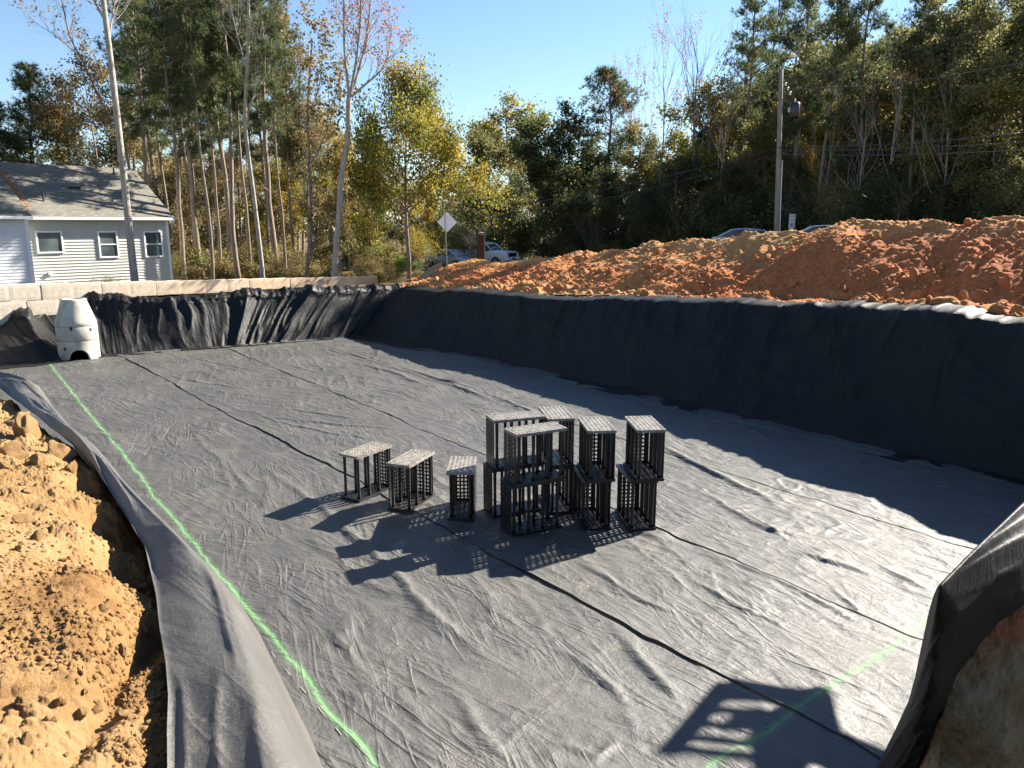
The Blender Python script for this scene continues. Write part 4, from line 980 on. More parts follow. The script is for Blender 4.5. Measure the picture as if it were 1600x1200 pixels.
def shrub(seed, Ht=2.4, R=1.3, stems=14, leaves=2500, size=.10, leafm=None, barkm=None, lv=2, spread=.45, sl=.25):
    r = random.Random(seed); rs = np.random.RandomState(seed); mb = MB(); tips = []
    for k in range(stems):
        az = r.uniform(0, 6.28); lean = r.uniform(.05, .8) * R / Ht * 1.4; d = Vector((math.cos(az) * lean, math.sin(az) * lean, 1)).normalized()
        branchy(mb, r, Vector((math.cos(az) * .12, math.sin(az) * .12, -.1)), d, Ht * r.uniform(.5, .85), .022, lv, tips, spread, 2 if leaves else 3, .10, .55)
    if leaves:
        T = np.array([t[0] for t in tips]); C = T[rs.randint(len(T), size=leaves)] + rs.normal(size=(leaves, 3)) * sl; C[:, 2] = np.maximum(C[:, 2], .02)
        V, Fc = leaf_arrays(C, size, rs, 1, .65); return finish(mb, V, Fc, clump_tint(C, rs, .45, .5, 1.0), barkm or M_twig, leafm)
    return finish(mb, None, None, None, barkm or M_twig, None)

PINES = [pine(11, 22, .42, 3.6, 1.7), pine(12, 22, .46, 3.2, 1.7), pine(13, 21, .38, 3.8, 1.7), pine(14, 22, .50, 3.0, 1.7)]
PINE_LOW = [pine(21, 14, .22, 3.0, 1.5), pine(22, 15, .30, 3.3, 1.4)]
PINE_ROUND = pine(23, 15, .45, 4.2, 1.5)
YEL = decid(31, 11, .24, 4.0, 36000, .16, M_yellow, M_grey, 40, .15, .42, .55, .75, .35, 0, .5)
YEL2 = decid(32, 12, .2, 3.0, 20000, .17, M_yellow, M_grey, 26, .13, .55, .5, .6)
OLV = [decid(33, 13, .15, 3.4, 24000, .18, M_olive, M_grey, 30, .15, .45, .5, .65), decid(34, 16, .2, 3.8, 26000, .19, M_olive, M_grey, 32, .17, .5, .5, .65), decid(36, 18, .25, 4.0, 26000, .19, M_olive, M_grey, 34, .2, .38, .5, .6)]
DRK = [decid(37, 10, .06, 3.2, 24000, .17, M_dark, M_grey, 28, .14, .4, .5, .65), decid(38, 12, .05, 2.8, 22000, .17, M_dark, M_grey, 28, .14, .45, .5, .6)]
BRN = [decid(41, 9, .2, 2.6, 10000, .15, M_brown, M_grey, 22, .09, .45, .6, .7), decid(42, 12, .25, 2.8, 11000, .15, M_brown, M_grey, 24, .11, .55, .5, .7)]
BARE = [bare(51, 17, .40, 4, .14), bare(52, 19, .45, 4, .13, M_red, 1300, None, .40), bare(53, 20, .30, 4, .20, None, 0, M_pale)]
SH_BARE = [shrub(61, 4.2, 2.2, 16, 0, lv=3, spread=.4), shrub(62, 3.6, 1.8, 14, 900, .09, M_brown, None, 3, .4, .2), shrub(66, 4.5, 2.3, 15, 500, .10, M_olive, None, 3, .4, .2)]
SH_YEL = shrub(63, 3.2, 1.6, 16, 4200, .12, M_yellow, None, 2, .5, .30); SH_BRN = shrub(64, 2.2, 1.4, 18, 3600, .10, M_brown, None, 2, .5, .25)
SH_DRK = shrub(65, 4.5, 2.4, 18, 9000, .15, M_dark, None, 2, .5, .45); SH_LIME = shrub(67, 1.5, .9, 12, 1600, .16, M_lime, None, 2, .5, .2)
SH_OLV = shrub(68, 3.4, 2.0, 18, 6500, .13, M_olive, None, 2, .5, .36)

rng = random.Random(77)
def plant(name, T, x, y, label, cat='tree', hs=1.0, rsx=None, group=None, rz=None, dz=0, tilt=(0, 0)):
    t = thing(name, label, cat, (x, y, gzf(x, y) + dz - .05), rng.uniform(0, 6.28) if rz is None else rz, group)
    t.scale = (rsx or hs, rsx or hs, hs); t.rotation_euler.x, t.rotation_euler.y = tilt
    if T.wood: link('trunk' if cat == 'tree' else 'stems', T.wood, t)
    if T.crown: link('crown' if cat == 'tree' else 'foliage', T.crown, t)
    return t
def nomH(T): return max(v[2] for v in T.wv)
NH = {}
def plant_px(name, T, px, D, ytop, label, cat='tree', wr=1.0, **kw):
    """stand a tree at picture column px, D metres out, its top at picture row ytop"""
    row = 430 if px < 720 else 230; p = atd(px, row, D); z0 = gzf(p[0], p[1]); rt = ray(px, ytop); zt = H + D * rt[2] / rt[1]
    if id(T) not in NH: NH[id(T)] = nomH(T)
    hs = (zt - z0) / NH[id(T)]; return plant(name, T, p[0], p[1], label, cat, hs, hs * wr, **kw)
def Dv(px, v): return v / (.63 + .777 * (px - 800) / FPX)

# pale leaning trunk in front of the house
def custom_tree(name, label, base, track, D, r0, r1, barkm, limbs, leafm=None, leaves=0, size=.14, lv=3, seed=1):
    r = random.Random(seed); rs = np.random.RandomState(seed); b = atd(base[0], base[1], D); z0 = gzf(b[0], b[1])
    t = thing(name, label, 'tree', (b[0], b[1], z0 - .05)); pts = [Vector((0, 0, -.3))] + [Vector(atd(x, y, D)) - Vector((b[0], b[1], z0 - .05)) for x, y in track]
    P = smooth1(resample([tuple(p) for p in pts], 26), 2); mb = MB(); mb.tube([tuple(p) for p in P], [r0 + (r1 - r0) * (i / 25) for i in range(26)], 10); tips = []
    for tr, rad0, rad1, seedl in limbs:
        Q = resample([tuple(Vector(atd(x, y, D + (0 if k == 0 else dd))) - Vector((b[0], b[1], z0 - .05))) for k, (x, y, dd) in enumerate(tr)], 14); Q = smooth1(Q, 1)
        mb.tube([tuple(q) for q in Q], [rad0 + (rad1 - rad0) * i / 13 for i in range(14)], 6, False)
        for k in range(3, 14):
            for _ in range(2):
                d = Vector(Q[k] - Q[k - 1]).normalized(); e = rot_about(d, r.uniform(.4, .95), r.uniform(0, 6.28))
                branchy(mb, r, Vector(Q[k]), (e + Vector((0, 0, .25))).normalized(), r.uniform(.7, 1.6), max(.008, (rad0 + (rad1 - rad0) * k / 13) * .4), lv - 1, tips, .5, 2, .12, .65)
    mb.build('trunk', barkm, t, True)
    if leaves:
        T = np.array([q[0] for q in tips]); C = T[rs.randint(len(T), size=leaves)] + rs.normal(size=(leaves, 3)) * .10; V, Fc = leaf_arrays(C, size, rs, 1, .8)
        link('crown', mesh_np('crown', V, Fc, leafm, False, {'tint': ('FACE', np.clip(rs.normal(.5, .28, leaves), 0, 1))}), t)
    return t
custom_tree('bare_tree', 'tall pale leaning bare trunk rising in front of the house', (212, 440), [(210,436),(205,390),(196,300),(184,190),(176,120),(168,55),(161,0),(150,-110),(140,-230)], 36.5, .19, .085, M_pale,
            [([(176,120,0),(150,95,.5),(141,30,1),(130,-40,1.5)], .05, .015, 1) if False else ([(166,35,0),(152,10,.3),(138,-25,.5)], .07, .03, 1), ([(170,60,0),(178,10,.5),(190,-40,1)], .05, .02, 2)], lv=2, seed=3)
custom_tree('bare_tree', 'thin dark bare tree with a long curved limb above the house roof', (207, 300), [(207,285),(196,235),(186,200)], 52, .12, .09, M_bark,
            [([(186,200,0),(160,165,.3),(130,95,.6),(108,60,.9),(103,30,1),(92,-20,1.2)], .09, .03, 1), ([(196,235,0),(170,215,-.5),(150,195,-1),(130,185,-1.4)], .05, .02, 2), ([(130,95,0),(100,65,.5),(70,45,1),(40,25,1.4)], .04, .012, 3),
             ([(186,200,0),(200,160,.5),(190,110,1)], .06, .02, 4)], M_brown, 700, .15, 3, 5)
custom_tree('forked_tree', 'curved pale forked tree with sparse red leaves by the wall end', (522, 430), [(522,428),(526,380),(531,320),(534,270),(543,225),(545,190),(543,160),(546,150)], 41, .17, .13, M_pale,
            [([(546,152,0),(541,110,.2),(537,60,.4),(538,0,.6),(536,-90,.8)], .085, .03, 1), ([(546,152,0),(556,100,-.3),(563,40,-.5),(565,-60,-.7)], .08, .03, 2), ([(546,152,0),(558,120,.4),(573,60,.7),(583,-30,1.0)], .09, .035, 3),
             ([(548,152,0),(575,128,.3),(600,108,.6),(608,80,.8),(612,40,1)], .065, .02, 4)], M_red, 1900, .12, 3, 7)
custom_tree('oak_tree', 'slender twisted oak with a leaning double stem and orange leaves', (478, 432), [(478,430),(484,390),(486,330),(484,260),(480,180),(484,110),(488,60)], 43, .12, .04, M_bark,
            [([(479,425,0),(492,380,.3),(508,340,.5),(530,315,.9)], .07, .02, 1), ([(484,260,0),(505,220,.4),(520,180,.8),(526,140,1)], .05, .015, 2), ([(484,270,0),(470,220,-.4),(466,160,-.8),(470,90,-1)], .05, .015, 3), ([(482,190,0),(500,130,.3),(505,70,.5)], .04, .01, 4)], M_brown, 4200, .15, 3, 9)
custom_tree('curved_tree', 'thin pale tree curving left among the pine trunks', (411, 432), [(411,430),(404,370),(396,300),(386,230),(382,180),(386,110),(389,40),(386,-60)], 44, .13, .07, M_pale,
            [([(386,110,0),(372,60,.4),(360,10,.8)], .045, .015, 1), ([(383,200,0),(396,150,.4),(404,90,.6),(410,20,.9)], .045, .015, 2)], lv=3, seed=11)

# pines behind the wall on the left
for px, D, yt, vi, wr, lab in (
    (243, 52, -70, 0, .9, 'tall pine just right of the house roof'), (254, 60, -40, 1, .9, 'thinner pine behind the tall pine at the house corner'),
    (287, 47, -90, 3, .8, 'slim pine with light bark between house and thick dark pine'), (316, 50, -80, 2, .95, 'thick pine with dark trunk in the middle of the left pines'),
    (301, 66, -20, 1, .9, 'farther pine showing between two nearer trunks'), (357, 51, -90, 0, .9, 'straight dark pine left of the thin curved tree'),
    (374, 46, -120, 3, .8, 'straight slim pine directly beside the thin curved tree'), (340, 70, 0, 2, .9, 'distant pine in the gap between the dark trunks'),
    (431, 48, -100, 1, .95, 'thick pine right of the thin curved tree'), (450, 64, 10, 0, .9, 'distant pine left of the slender oak'), (398, 62, -30, 2, .9, 'distant pine behind the thin curved tree'),
    (225, 70, 50, 1, .9, 'distant pine above the right end of the house roof')):
    plant_px('pine_tree', PINES[vi], px, D, yt, lab, wr=wr)
for px, D, yt, vi, wr, lab in ((268, 56, -60, 3, .6, 'very slim pine close to the right end of the house'), (331, 45, -110, 3, .55, 'very slim pale pine right of the thick dark pine'), (364, 58, -40, 1, .6, 'very slim pine between the straight dark pine and its slim neighbour'),
    (392, 49, -80, 3, .55, 'very slim pine left of the thin curved tree foot'), (420, 57, -50, 1, .6, 'very slim pine just left of the thick pine'), (446, 45, -60, 3, .5, 'very slim pine right of the thick pine'), (345, 47, -90, 3, .5, 'slim pine in the middle of the closest trunks'), (305, 55, -50, 1, .6, 'slim pine left of the thick dark pine'),
    (462, 55, -20, 0, .6, 'slim pine left of the slender oak stem'), (383, 68, -20, 1, .6, 'slim far pine behind the paired trunks')):
    plant_px('pine_tree', PINES[vi], px, D, yt, lab, wr=wr)
for px, D, yt, lab in ((18, 58, 140, 'dark bushy pine at the left picture edge above the roof'), (78, 60, 98, 'dark bushy pine standing higher behind the house roof'), (128, 66, 165, 'small dark pine beyond the roof ridge'), (-60, 56, 120, 'dark bushy pine partly outside the left picture edge')):
    plant_px('pine_tree', PINE_LOW[rng.randint(0, 1)], px, D, yt, lab, wr=1.0)
plant_px('pine_tree', PINES[3], -75, 36, -160, 'pine reaching a bough in at the top left picture corner', wr=.75)
plant_px('brown_leaf_tree', BRN[1], 168, 60, 50, 'thin brown leaved tree behind the leaning pale trunk', wr=.9)
plant_px('brown_leaf_tree', BRN[0], 215, 74, 150, 'small brown leaved tree low behind the house end')
plant_px('tulip_tree', YEL, 639, 45, 95, 'yellow green leaved tree standing alone beyond the wall end', wr=.74)
for T, px, D, yt, wr, lab in (
    (DRK[1], 592, 58, 215, .9, 'dark evergreen between the red leaved tree and the yellow green tree'), (BRN[1], 490, 58, 120, 1.0, 'tan leaved tree behind the slender oak'),
    (YEL2, 520, 66, 170, .9, 'yellowish tree behind the curved forked tree'), (OLV[0], 560, 72, 215, 1.0, 'olive tree low behind the forked tree'), (BRN[0], 345, 56, 245, 1.1, 'brown leaved small tree among the left pines'),
    (BRN[1], 400, 68, 190, 1.1, 'brown leaved tree behind the left pine trunks'), (BRN[0], 285, 62, 255, 1.1, 'brown leaved small tree right of the house'), (YEL2, 440, 60, 250, 1.1, 'low yellow leaved tree behind the thick pine'),
    (BRN[1], 330, 78, 190, 1.2, 'far brown leaved tree between the left pines'), (OLV[0], 265, 84, 210, 1.2, 'far olive tree right behind the house'), (OLV[1], 470, 84, 185, 1.1, 'far olive tree behind the slender oak'), (YEL2, 668, 70, 285, .8, 'small yellow tree behind the diamond sign'),
    (BRN[0], 545, 54, 285, 1.0, 'low brown leaved tree behind the forked tree trunk'), (YEL2, 585, 60, 300, 1.1, 'low yellow leaved tree left of the tulip tree trunk'), (BRN[1], 620, 75, 240, 1.1, 'far brown leaved tree behind the yellow green tree')):
    plant_px('leafy_tree', T, px, D, yt, lab, wr=wr)

# trees beyond the road, left to right
for nm, T, px, v, yt, wr, lab in (
    ('olive_tree', OLV[0], 765, 50, 205, 1.32, 'olive tree behind the white pickup truck'), ('yellow_tree', YEL2, 795, 55, 148, 1.20, 'yellowish rounded tree in the dip of the skyline'),
    ('dark_tree', DRK[0], 850, 48, 185, 1.20, 'dark leafy tree left of the broad round pine'), ('dark_tree', DRK[1], 890, 49, 165, 1.20, 'dark leafy tree just under the broad round pine'), ('pine_tree', PINE_ROUND, 948, 53, 108, 1.0, 'broad round crowned pine at the middle of the skyline'),
    ('olive_tree', OLV[1], 1000, 50, 190, 1.08, 'olive tree below the pink leaved bare trees'), ('bare_tree', BARE[1], 1033, 49, -5, .8, 'tall bare tree with pinkish leaves at its tips'), ('bare_tree', BARE[0], 1085, 49, -30, .85, 'tall grey bare tree right of the pinkish one'),
    ('bare_tree', BARE[1], 985, 53, 60, .7, 'smaller pink tipped bare tree left of the tall one'), ('yellow_tree', YEL2, 1110, 54, 125, 1.20, 'bright yellow tree behind the tall grey bare tree'), ('dark_tree', DRK[0], 1060, 47, 245, 1.20, 'dark low tree at the foot of the tall bare trees'),
    ('pine_tree', PINES[0], 1165, 51, -40, .9, 'tall pine left of the utility pole'), ('pine_tree', PINES[2], 1246, 47.5, -60, .95, 'tall dark pine right behind the utility pole'), ('olive_tree', OLV[0], 1185, 49, 190, 0.90, 'olive tree low left of the utility pole'),
    ('pine_tree', PINES[3], 1200, 58, -30, .9, 'farther pine behind the utility pole top'), ('pine_tree', PINES[1], 1342, 48, -55, .95, 'tall pine between utility pole and the big bare tree'), ('bare_tree', BARE[2], 1398, 47, -40, .85, 'big pale bare tree with forked upper limbs on the right'),
    ('olive_tree', OLV[2], 1300, 53, 20, 0.95, 'tall olive tree behind the tall pine'), ('yellow_tree', YEL2, 1290, 49, 150, 0.80, 'small yellowish tree right of the pole transformer'), ('olive_tree', OLV[1], 1455, 49, -20, 1.00, 'tall olive tree right of the big bare tree'),
    ('pine_tree', PINE_LOW[0], 1490, 51, -40, .9, 'dense pine high at the upper right'), ('olive_tree', OLV[2], 1540, 48, -40, 1.00, 'broad olive tree second from the right picture edge'), ('olive_tree', OLV[0], 1500, 46.5, 150, 1.00, 'low olive tree in front of the broad olive tree'),
    ('olive_tree', OLV[1], 1610, 47, -50, 1.00, 'olive tree cut off by the right picture edge'), ('pine_tree', PINES[2], 1570, 54, -60, 1.0, 'tall pine behind the right edge trees'), ('dark_tree', DRK[1], 1440, 47, 190, 1.00, 'dark low tree right of the big bare trunk'),
    ('dark_tree', DRK[0], 1345, 46.5, 225, 1.00, 'dark low tree left of the big bare trunk'), ('dark_tree', DRK[1], 1560, 46, 215, 1.00, 'dark low tree at the lower right wood edge'), ('dark_tree', DRK[0], 1140, 46.5, 255, 1.20, 'dark low tree left of the pole foot'),
    ('dark_tree', DRK[1], 1240, 47, 240, 1.00, 'dark low tree right of the pole foot'), ('dark_tree', DRK[0], 935, 47, 262, 1.32, 'dark low tree under the broad round pine'), ('dark_tree', DRK[1], 985, 47, 275, 1.32, 'dark low tree above the middle of the mound'),
    ('olive_tree', OLV[2], 1680, 49, -50, 1.00, 'olive tree just outside the right picture edge'), ('brown_tree', BRN[1], 1225, 50, 130, 1.00, 'brownish tree behind the transformer'), ('bare_tree', BARE[0], 1300, 46, 60, .9, 'grey bare tree halfway between the pole and the big bare tree'), ('bare_tree', BARE[2], 1480, 45.5, 30, .8, 'pale bare tree in front of the dense pine at upper right'), ('bare_tree', BARE[0], 1555, 45.5, 80, .9, 'grey bare tree before the broad olive tree'),
    ('bare_tree', BARE[0], 1130, 47, 60, .8, 'slim grey bare tree left of the tall pine'), ('bare_tree', BARE[2], 1350, 45.3, 110, .8, 'shorter pale bare tree beside the tall pine'), ('pine_tree', PINES[1], 1290, 45.8, -30, .8, 'pine with long clear trunk right of the transformer'), ('pine_tree', PINES[3], 1425, 46, -45, .8, 'pine with long clear trunk right of the big bare tree'),
    ('brown_tree', BRN[1], 1430, 52, 40, 1.10, 'brown leaved tree beside the big bare tree top')):
    plant_px(nm, T, px, Dv(px, v), yt, lab, wr=wr)

# shrubs
k_ = 0
for T, px, D, yt, nm, lab in (
    (SH_BARE[0], 738, 62, 330, 'bare_shrub', 'bare rounded shrub behind the diamond sign'), (SH_BARE[1], 857, Dv(857, 45), 308, 'bare_shrub', 'bare vase shaped shrub behind the left part of the mound'), (SH_BARE[0], 932, Dv(932, 45), 315, 'bare_shrub', 'bare vase shaped shrub above the middle of the mound'),
    (SH_BARE[2], 1272, Dv(1272, 45), 250, 'bare_shrub', 'large bare shrub right of the speed sign'), (SH_BARE[2], 1432, Dv(1432, 45), 255, 'bare_shrub', 'large bare shrub above the high red mound'), (SH_BARE[1], 1090, Dv(1090, 45.5), 290, 'bare_shrub', 'grey twiggy shrub left of the car roof'),
    (SH_OLV, 715, 66, 345, 'green_shrub', 'olive shrub behind the silver car'), (SH_DRK, 800, 75, 330, 'dark_shrub', 'dark shrub behind the pickup bonnet'), (SH_YEL, 655, 52, 345, 'yellow_shrub', 'yellow shrub right of the tulip tree trunk'),
    (SH_LIME, 625, 46.5, 402, 'lime_shrub', 'bright lime green shrub at the foot of the tulip tree'), (SH_LIME, 650, 47.5, 408, 'lime_shrub', 'smaller lime green shrub right of the tulip tree foot'),
    (SH_BRN, 610, 42, 412, 'brown_shrub', 'dry brown brush beyond the wall end'), (SH_BRN, 650, 41.5, 418, 'brown_shrub', 'dry brown brush left of the black silt fence'), (SH_BRN, 575, 45, 395, 'brown_shrub', 'dry brown brush behind the wall end'),
    (SH_YEL, 500, 56, 365, 'yellow_shrub', 'yellow leaved shrub left of the forked tree'), (SH_YEL, 555, 56, 360, 'yellow_shrub', 'yellow leaved shrub right of the forked tree'), (SH_BRN, 450, 46, 385, 'brown_shrub', 'brown leaved shrub left of the slender oak'),
    (SH_OLV, 335, 60, 385, 'green_shrub', 'olive shrub between the thick pine trunks'), (SH_YEL, 300, 60, 385, 'yellow_shrub', 'yellowish shrub right of the house corner'), (SH_OLV, 275, 47, 395, 'green_shrub', 'low olive shrub at the house corner'), (SH_BRN, 390, 50, 380, 'brown_shrub', 'brown shrub behind the thin curved tree'),
    (SH_BRN, 595, 56, 370, 'brown_shrub', 'taller brown shrub left of the tulip tree'), (SH_YEL, 420, 58, 345, 'yellow_shrub', 'far yellow shrub behind the thick pine'), (SH_BRN, 360, 62, 350, 'brown_shrub', 'far brown shrub behind the dark pines'), (SH_DRK, 690, 74, 320, 'dark_shrub', 'dark shrub left of the silver car'),
    (SH_DRK, 1180, Dv(1180, 45.5), 300, 'dark_shrub', 'dark shrub behind the car roof'), (SH_OLV, 1330, Dv(1330, 45), 275, 'green_shrub', 'olive shrub left of the high red mound'), (SH_DRK, 1500, Dv(1500, 45), 270, 'dark_shrub', 'dark shrub above the red mound at right'), (SH_OLV, 1580, Dv(1580, 45), 262, 'green_shrub', 'olive shrub at the right picture edge'),
    (SH_DRK, 1030, Dv(1030, 45.5), 300, 'dark_shrub', 'dark shrub at the foot of the pink tipped tree'), (SH_DRK, 895, Dv(895, 46), 300, 'dark_shrub', 'dark shrub between the two vase shaped shrubs'), (SH_DRK, 1385, Dv(1385, 45), 270, 'dark_shrub', 'dark shrub at the foot of the big bare tree'),
    (SH_OLV, 172, 39, 428, 'green_shrub', 'small green shrub under the middle house window'), (SH_OLV, 142, 38.6, 434, 'green_shrub', 'smaller green shrub left of the middle house window')):
    plant_px(nm, T, px, D, yt, lab, 'shrub')

# undergrowth: low brush nobody could count
def undergrowth():
    rs = np.random.RandomState(55); groups = {}
    spots = [(rs.uniform(262, 640), rs.uniform(46, 66), rs.uniform(.3, .55), (SH_BRN, SH_BRN, SH_OLV, SH_BRN, SH_BRN)[rs.randint(5)]) for _ in range(62)]
    spots += [(rs.uniform(400, 650), rs.uniform(43.5, 48), rs.uniform(.28, .42), SH_BRN) for _ in range(26)]
    for px in np.arange(690, 1680, 20): spots.append((px + rs.uniform(-9, 9), Dv(px, rs.uniform(44.5, 47)), rs.uniform(.3, .7), (SH_DRK, SH_OLV, SH_DRK, SH_DRK, SH_BRN)[rs.randint(5)]))
    for px in np.arange(700, 1660, 55): spots.append((px + rs.uniform(-9, 9), Dv(px, rs.uniform(50, 55)), rs.uniform(.5, .9), (SH_DRK, SH_OLV)[rs.randint(2)]))
    for px, D, sc, T in spots:
        p = atd(px, 400, D); z0 = gzf(p[0], p[1]); a = rs.uniform(0, 6.28); ca, sa = math.cos(a), math.sin(a); sel = np.flatnonzero(rs.rand(len(T.F)) < .45)
        V = T.V[T.F[sel]].copy(); c = V.mean(1, keepdims=True); V = (c + (V - c) * 1.45 / sc ** .5).reshape(-1, 3) * sc
        V = np.stack([V[:, 0] * ca - V[:, 1] * sa + p[0], V[:, 0] * sa + V[:, 1] * ca + p[1], V[:, 2] + z0], 1); g = groups.setdefault(T.leafm.name, ([], [], T.leafm)); g[0].append(V); g[1].append(T.tint[sel])
    Vs = []; Ts = []; Ms = []; mats = []
    for nm, (v, t, lm) in groups.items(): v = np.concatenate(v); t = np.concatenate(t); mats.append(lm); Vs.append(v); Ts.append(t); Ms.append(np.full(len(t), len(mats) - 1))
    V = np.concatenate(Vs); me = mesh_np('undergrowth', V, np.arange(len(V)).reshape(-1, 4), None, False, {'tint': ('FACE', np.concatenate(Ts))})
    for m in mats: me.materials.append(m)
    me.polygons.foreach_set('material_index', np.concatenate(Ms).astype(np.int32)); o = link('undergrowth', me); tag(o, 'low dry brush and undergrowth along the edge of the wood', 'undergrowth', None, 'stuff')
undergrowth()

# far wood behind everything reads as one mass
def far_wood():
    rs = np.random.RandomState(99); kinds = [(OLV[1], .33), (OLV[2], .33), (DRK[0], .35), (BRN[1], .5), (YEL2, .35), (PINES[0], .35), (PINES[2], .35), (DRK[1], .35), (PINE_LOW[0], .3)]
    spots = []
    for px in np.arange(690, 1720, 34): spots.append((px + rs.uniform(-14, 14), Dv(px, rs.uniform(58, 66)), 0)); spots.append((px + rs.uniform(-14, 14), Dv(px, rs.uniform(70, 80)), 0))
    for px in np.arange(-140, 720, 40): spots.append((px + rs.uniform(-15, 15), rs.uniform(92, 105), 1))
    out = {}
    wood = MB()
    for px, D, left in spots:
        T, keep = kinds[rs.choice([0, 1, 2, 3, 5, 6, 7, 0] if not left else [0, 3, 4, 8, 2])]; p = atd(px, 300, D); z0 = gzf(p[0], p[1])
        cap = np.interp(px, [690, 800, 900, 1000, 1100, 1180, 1260, 1700], [290, 240, 235, 225, 170, 100, 40, -20]) if not left else np.interp(px, [-140, 150, 260, 560, 720], [215, 240, 225, 240, 280])
        if left: Ht = atd(px, cap + rs.uniform(0, 50), D)[2] - z0
        else: Ht = atd(px, cap + rs.uniform(0, 60), D)[2] - z0
        if id(T) not in NH: NH[id(T)] = nomH(T)
        s = Ht / NH[id(T)]; a = rs.uniform(0, 6.28); ca, sa = math.cos(a), math.sin(a); k = T.F.shape[1]
        sel = np.flatnonzero(rs.rand(len(T.F)) < keep); V = T.V[T.F[sel]].copy(); cc = V.mean(1, keepdims=True); V = cc + (V - cc) * 1.75
        V = V.reshape(-1, 3) * s; V = np.stack([V[:, 0] * ca - V[:, 1] * sa + p[0], V[:, 0] * sa + V[:, 1] * ca + p[1], V[:, 2] + z0], 1)
        if k == 3: V = V.reshape(-1, 3, 3); V = np.concatenate([V, V[:, 2:3]], 1).reshape(-1, 3) if False else V.reshape(-1, 3)
        d = out.setdefault((T.leafm.name, k), ([], [], T.leafm)); d[0].append(V); d[1].append(T.tint[sel] * .9)
        n0 = 9; wood.tube([(p[0], p[1], z0 - .3), (p[0] + rs.normal() * .3, p[1], z0 + Ht * .5), (p[0] + rs.normal() * .4, p[1], z0 + Ht * .95)], [.2, .13, .03], 5, False)
    t = bpy.data.objects.new('far_wood', None)
    Vs = []; Fs = []; Ts = []; Ms = []; mats = []; b = 0
    me = bpy.data.meshes.new('far_wood'); loops = []; starts = []; tots = []; ls = 0
    for (nm, k), (vl, tl, lm) in out.items():
        V = np.concatenate(vl); n = len(V) // k; mats.append(lm); Vs.append(V); loops.append(np.arange(b, b + len(V))); starts.append(ls + np.arange(0, len(V), k)); tots.append(np.full(n, k)); Ts.append(np.concatenate(tl)); Ms.append(np.full(n, len(mats) - 1)); b += len(V); ls += len(V)
    wv = np.array(wood.v); wf = np.array(wood.f); mats.append(M_bark); Vs.append(wv); loops.append(wf.ravel() + b); starts.append(ls + np.arange(0, wf.size, 4)); tots.append(np.full(len(wf), 4)); Ts.append(np.zeros(len(wf))); Ms.append(np.full(len(wf), len(mats) - 1))
    V = np.concatenate(Vs).astype(np.float32); L = np.concatenate(loops).astype(np.int32)
    me.vertices.add(len(V)); me.vertices.foreach_set('co', V.ravel()); me.loops.add(len(L)); me.loops.foreach_set('vertex_index', L)
    S = np.concatenate(starts).astype(np.int32); me.polygons.add(len(S)); me.polygons.foreach_set('loop_start', S); me.polygons.foreach_set('loop_total', np.concatenate(tots).astype(np.int32))
    for m in mats: me.materials.append(m)
    me.polygons.foreach_set('material_index', np.concatenate(Ms).astype(np.int32)); a = me.attributes.new('tint', 'FLOAT', 'FACE'); a.data.foreach_set('value', np.concatenate(Ts).astype(np.float32)); me.update(calc_edges=True)
    o = link('far_wood', me); tag(o, 'far mixed wood closing the view behind the nearer trees', 'wood', None, 'stuff')
far_wood()

# ------------------------------------------------------------------ vehicles
M_carw = plain('white_car_paint', (.72, .74, .76), .25, spec=.5, var=.02); M_cars = plain('silver_blue_paint', (.36, .42, .47), .25, metal=.3, var=.03); M_carb = plain('light_blue_paint', (.50, .56, .63), .25, metal=.2, var=.03)
M_tyre = plain('tyre_rubber', (.02, .02, .02), .8); M_rim = plain('alloy', (.5, .5, .52), .3, metal=.8); M_trim = plain('black_trim', (.02, .02, .022), .4); M_lamp = plain('headlamp', (.75, .72, .62), .1, var=.1)
def loft(st, mat, name, parent, sec):
    V = []; n = len(sec)
    for x, z0, z1, w in st: V += [(x, sy * w, z0 + sz * (z1 - z0)) for sy, sz in sec]
    F = [(i * n + k, i * n + (k + 1) % n, (i + 1) * n + (k + 1) % n, (i + 1) * n + k) for i in range(len(st) - 1) for k in range(n)]
    F += [tuple(range(n))[::-1], tuple((len(st) - 1) * n + k for k in range(n))]
    m = MB(); m.add(V, F); return m.build(name, mat, parent, False)
SEC = [(-.93, 0), (-1, .25), (-1, .62), (-.95, .88), (-.75, 1), (.75, 1), (.95, .88), (1, .62), (1, .25), (.93, 0)]
SECG = [(-1, 0), (-.86, .86), (-.74, 1), (.74, 1), (.86, .86), (1, 0)]
def wheels(t, xs, w, r):
    for x in xs:
        for s in (-1, 1):
            o = MB().lathe([(0, -.11), (r * .62, -.11), (r * .95, -.10), (r, -.05), (r, .05), (r * .95, .10), (r * .62, .11), (0, .11)], 20).build('wheel', M_tyre, t, True, (x, s * (w - .08), r), (math.pi / 2, 0, 0))
            MB().lathe([(0, -.125), (r * .58, -.118), (r * .6, .118), (0, .125)], 14).build('rim', M_rim, o)
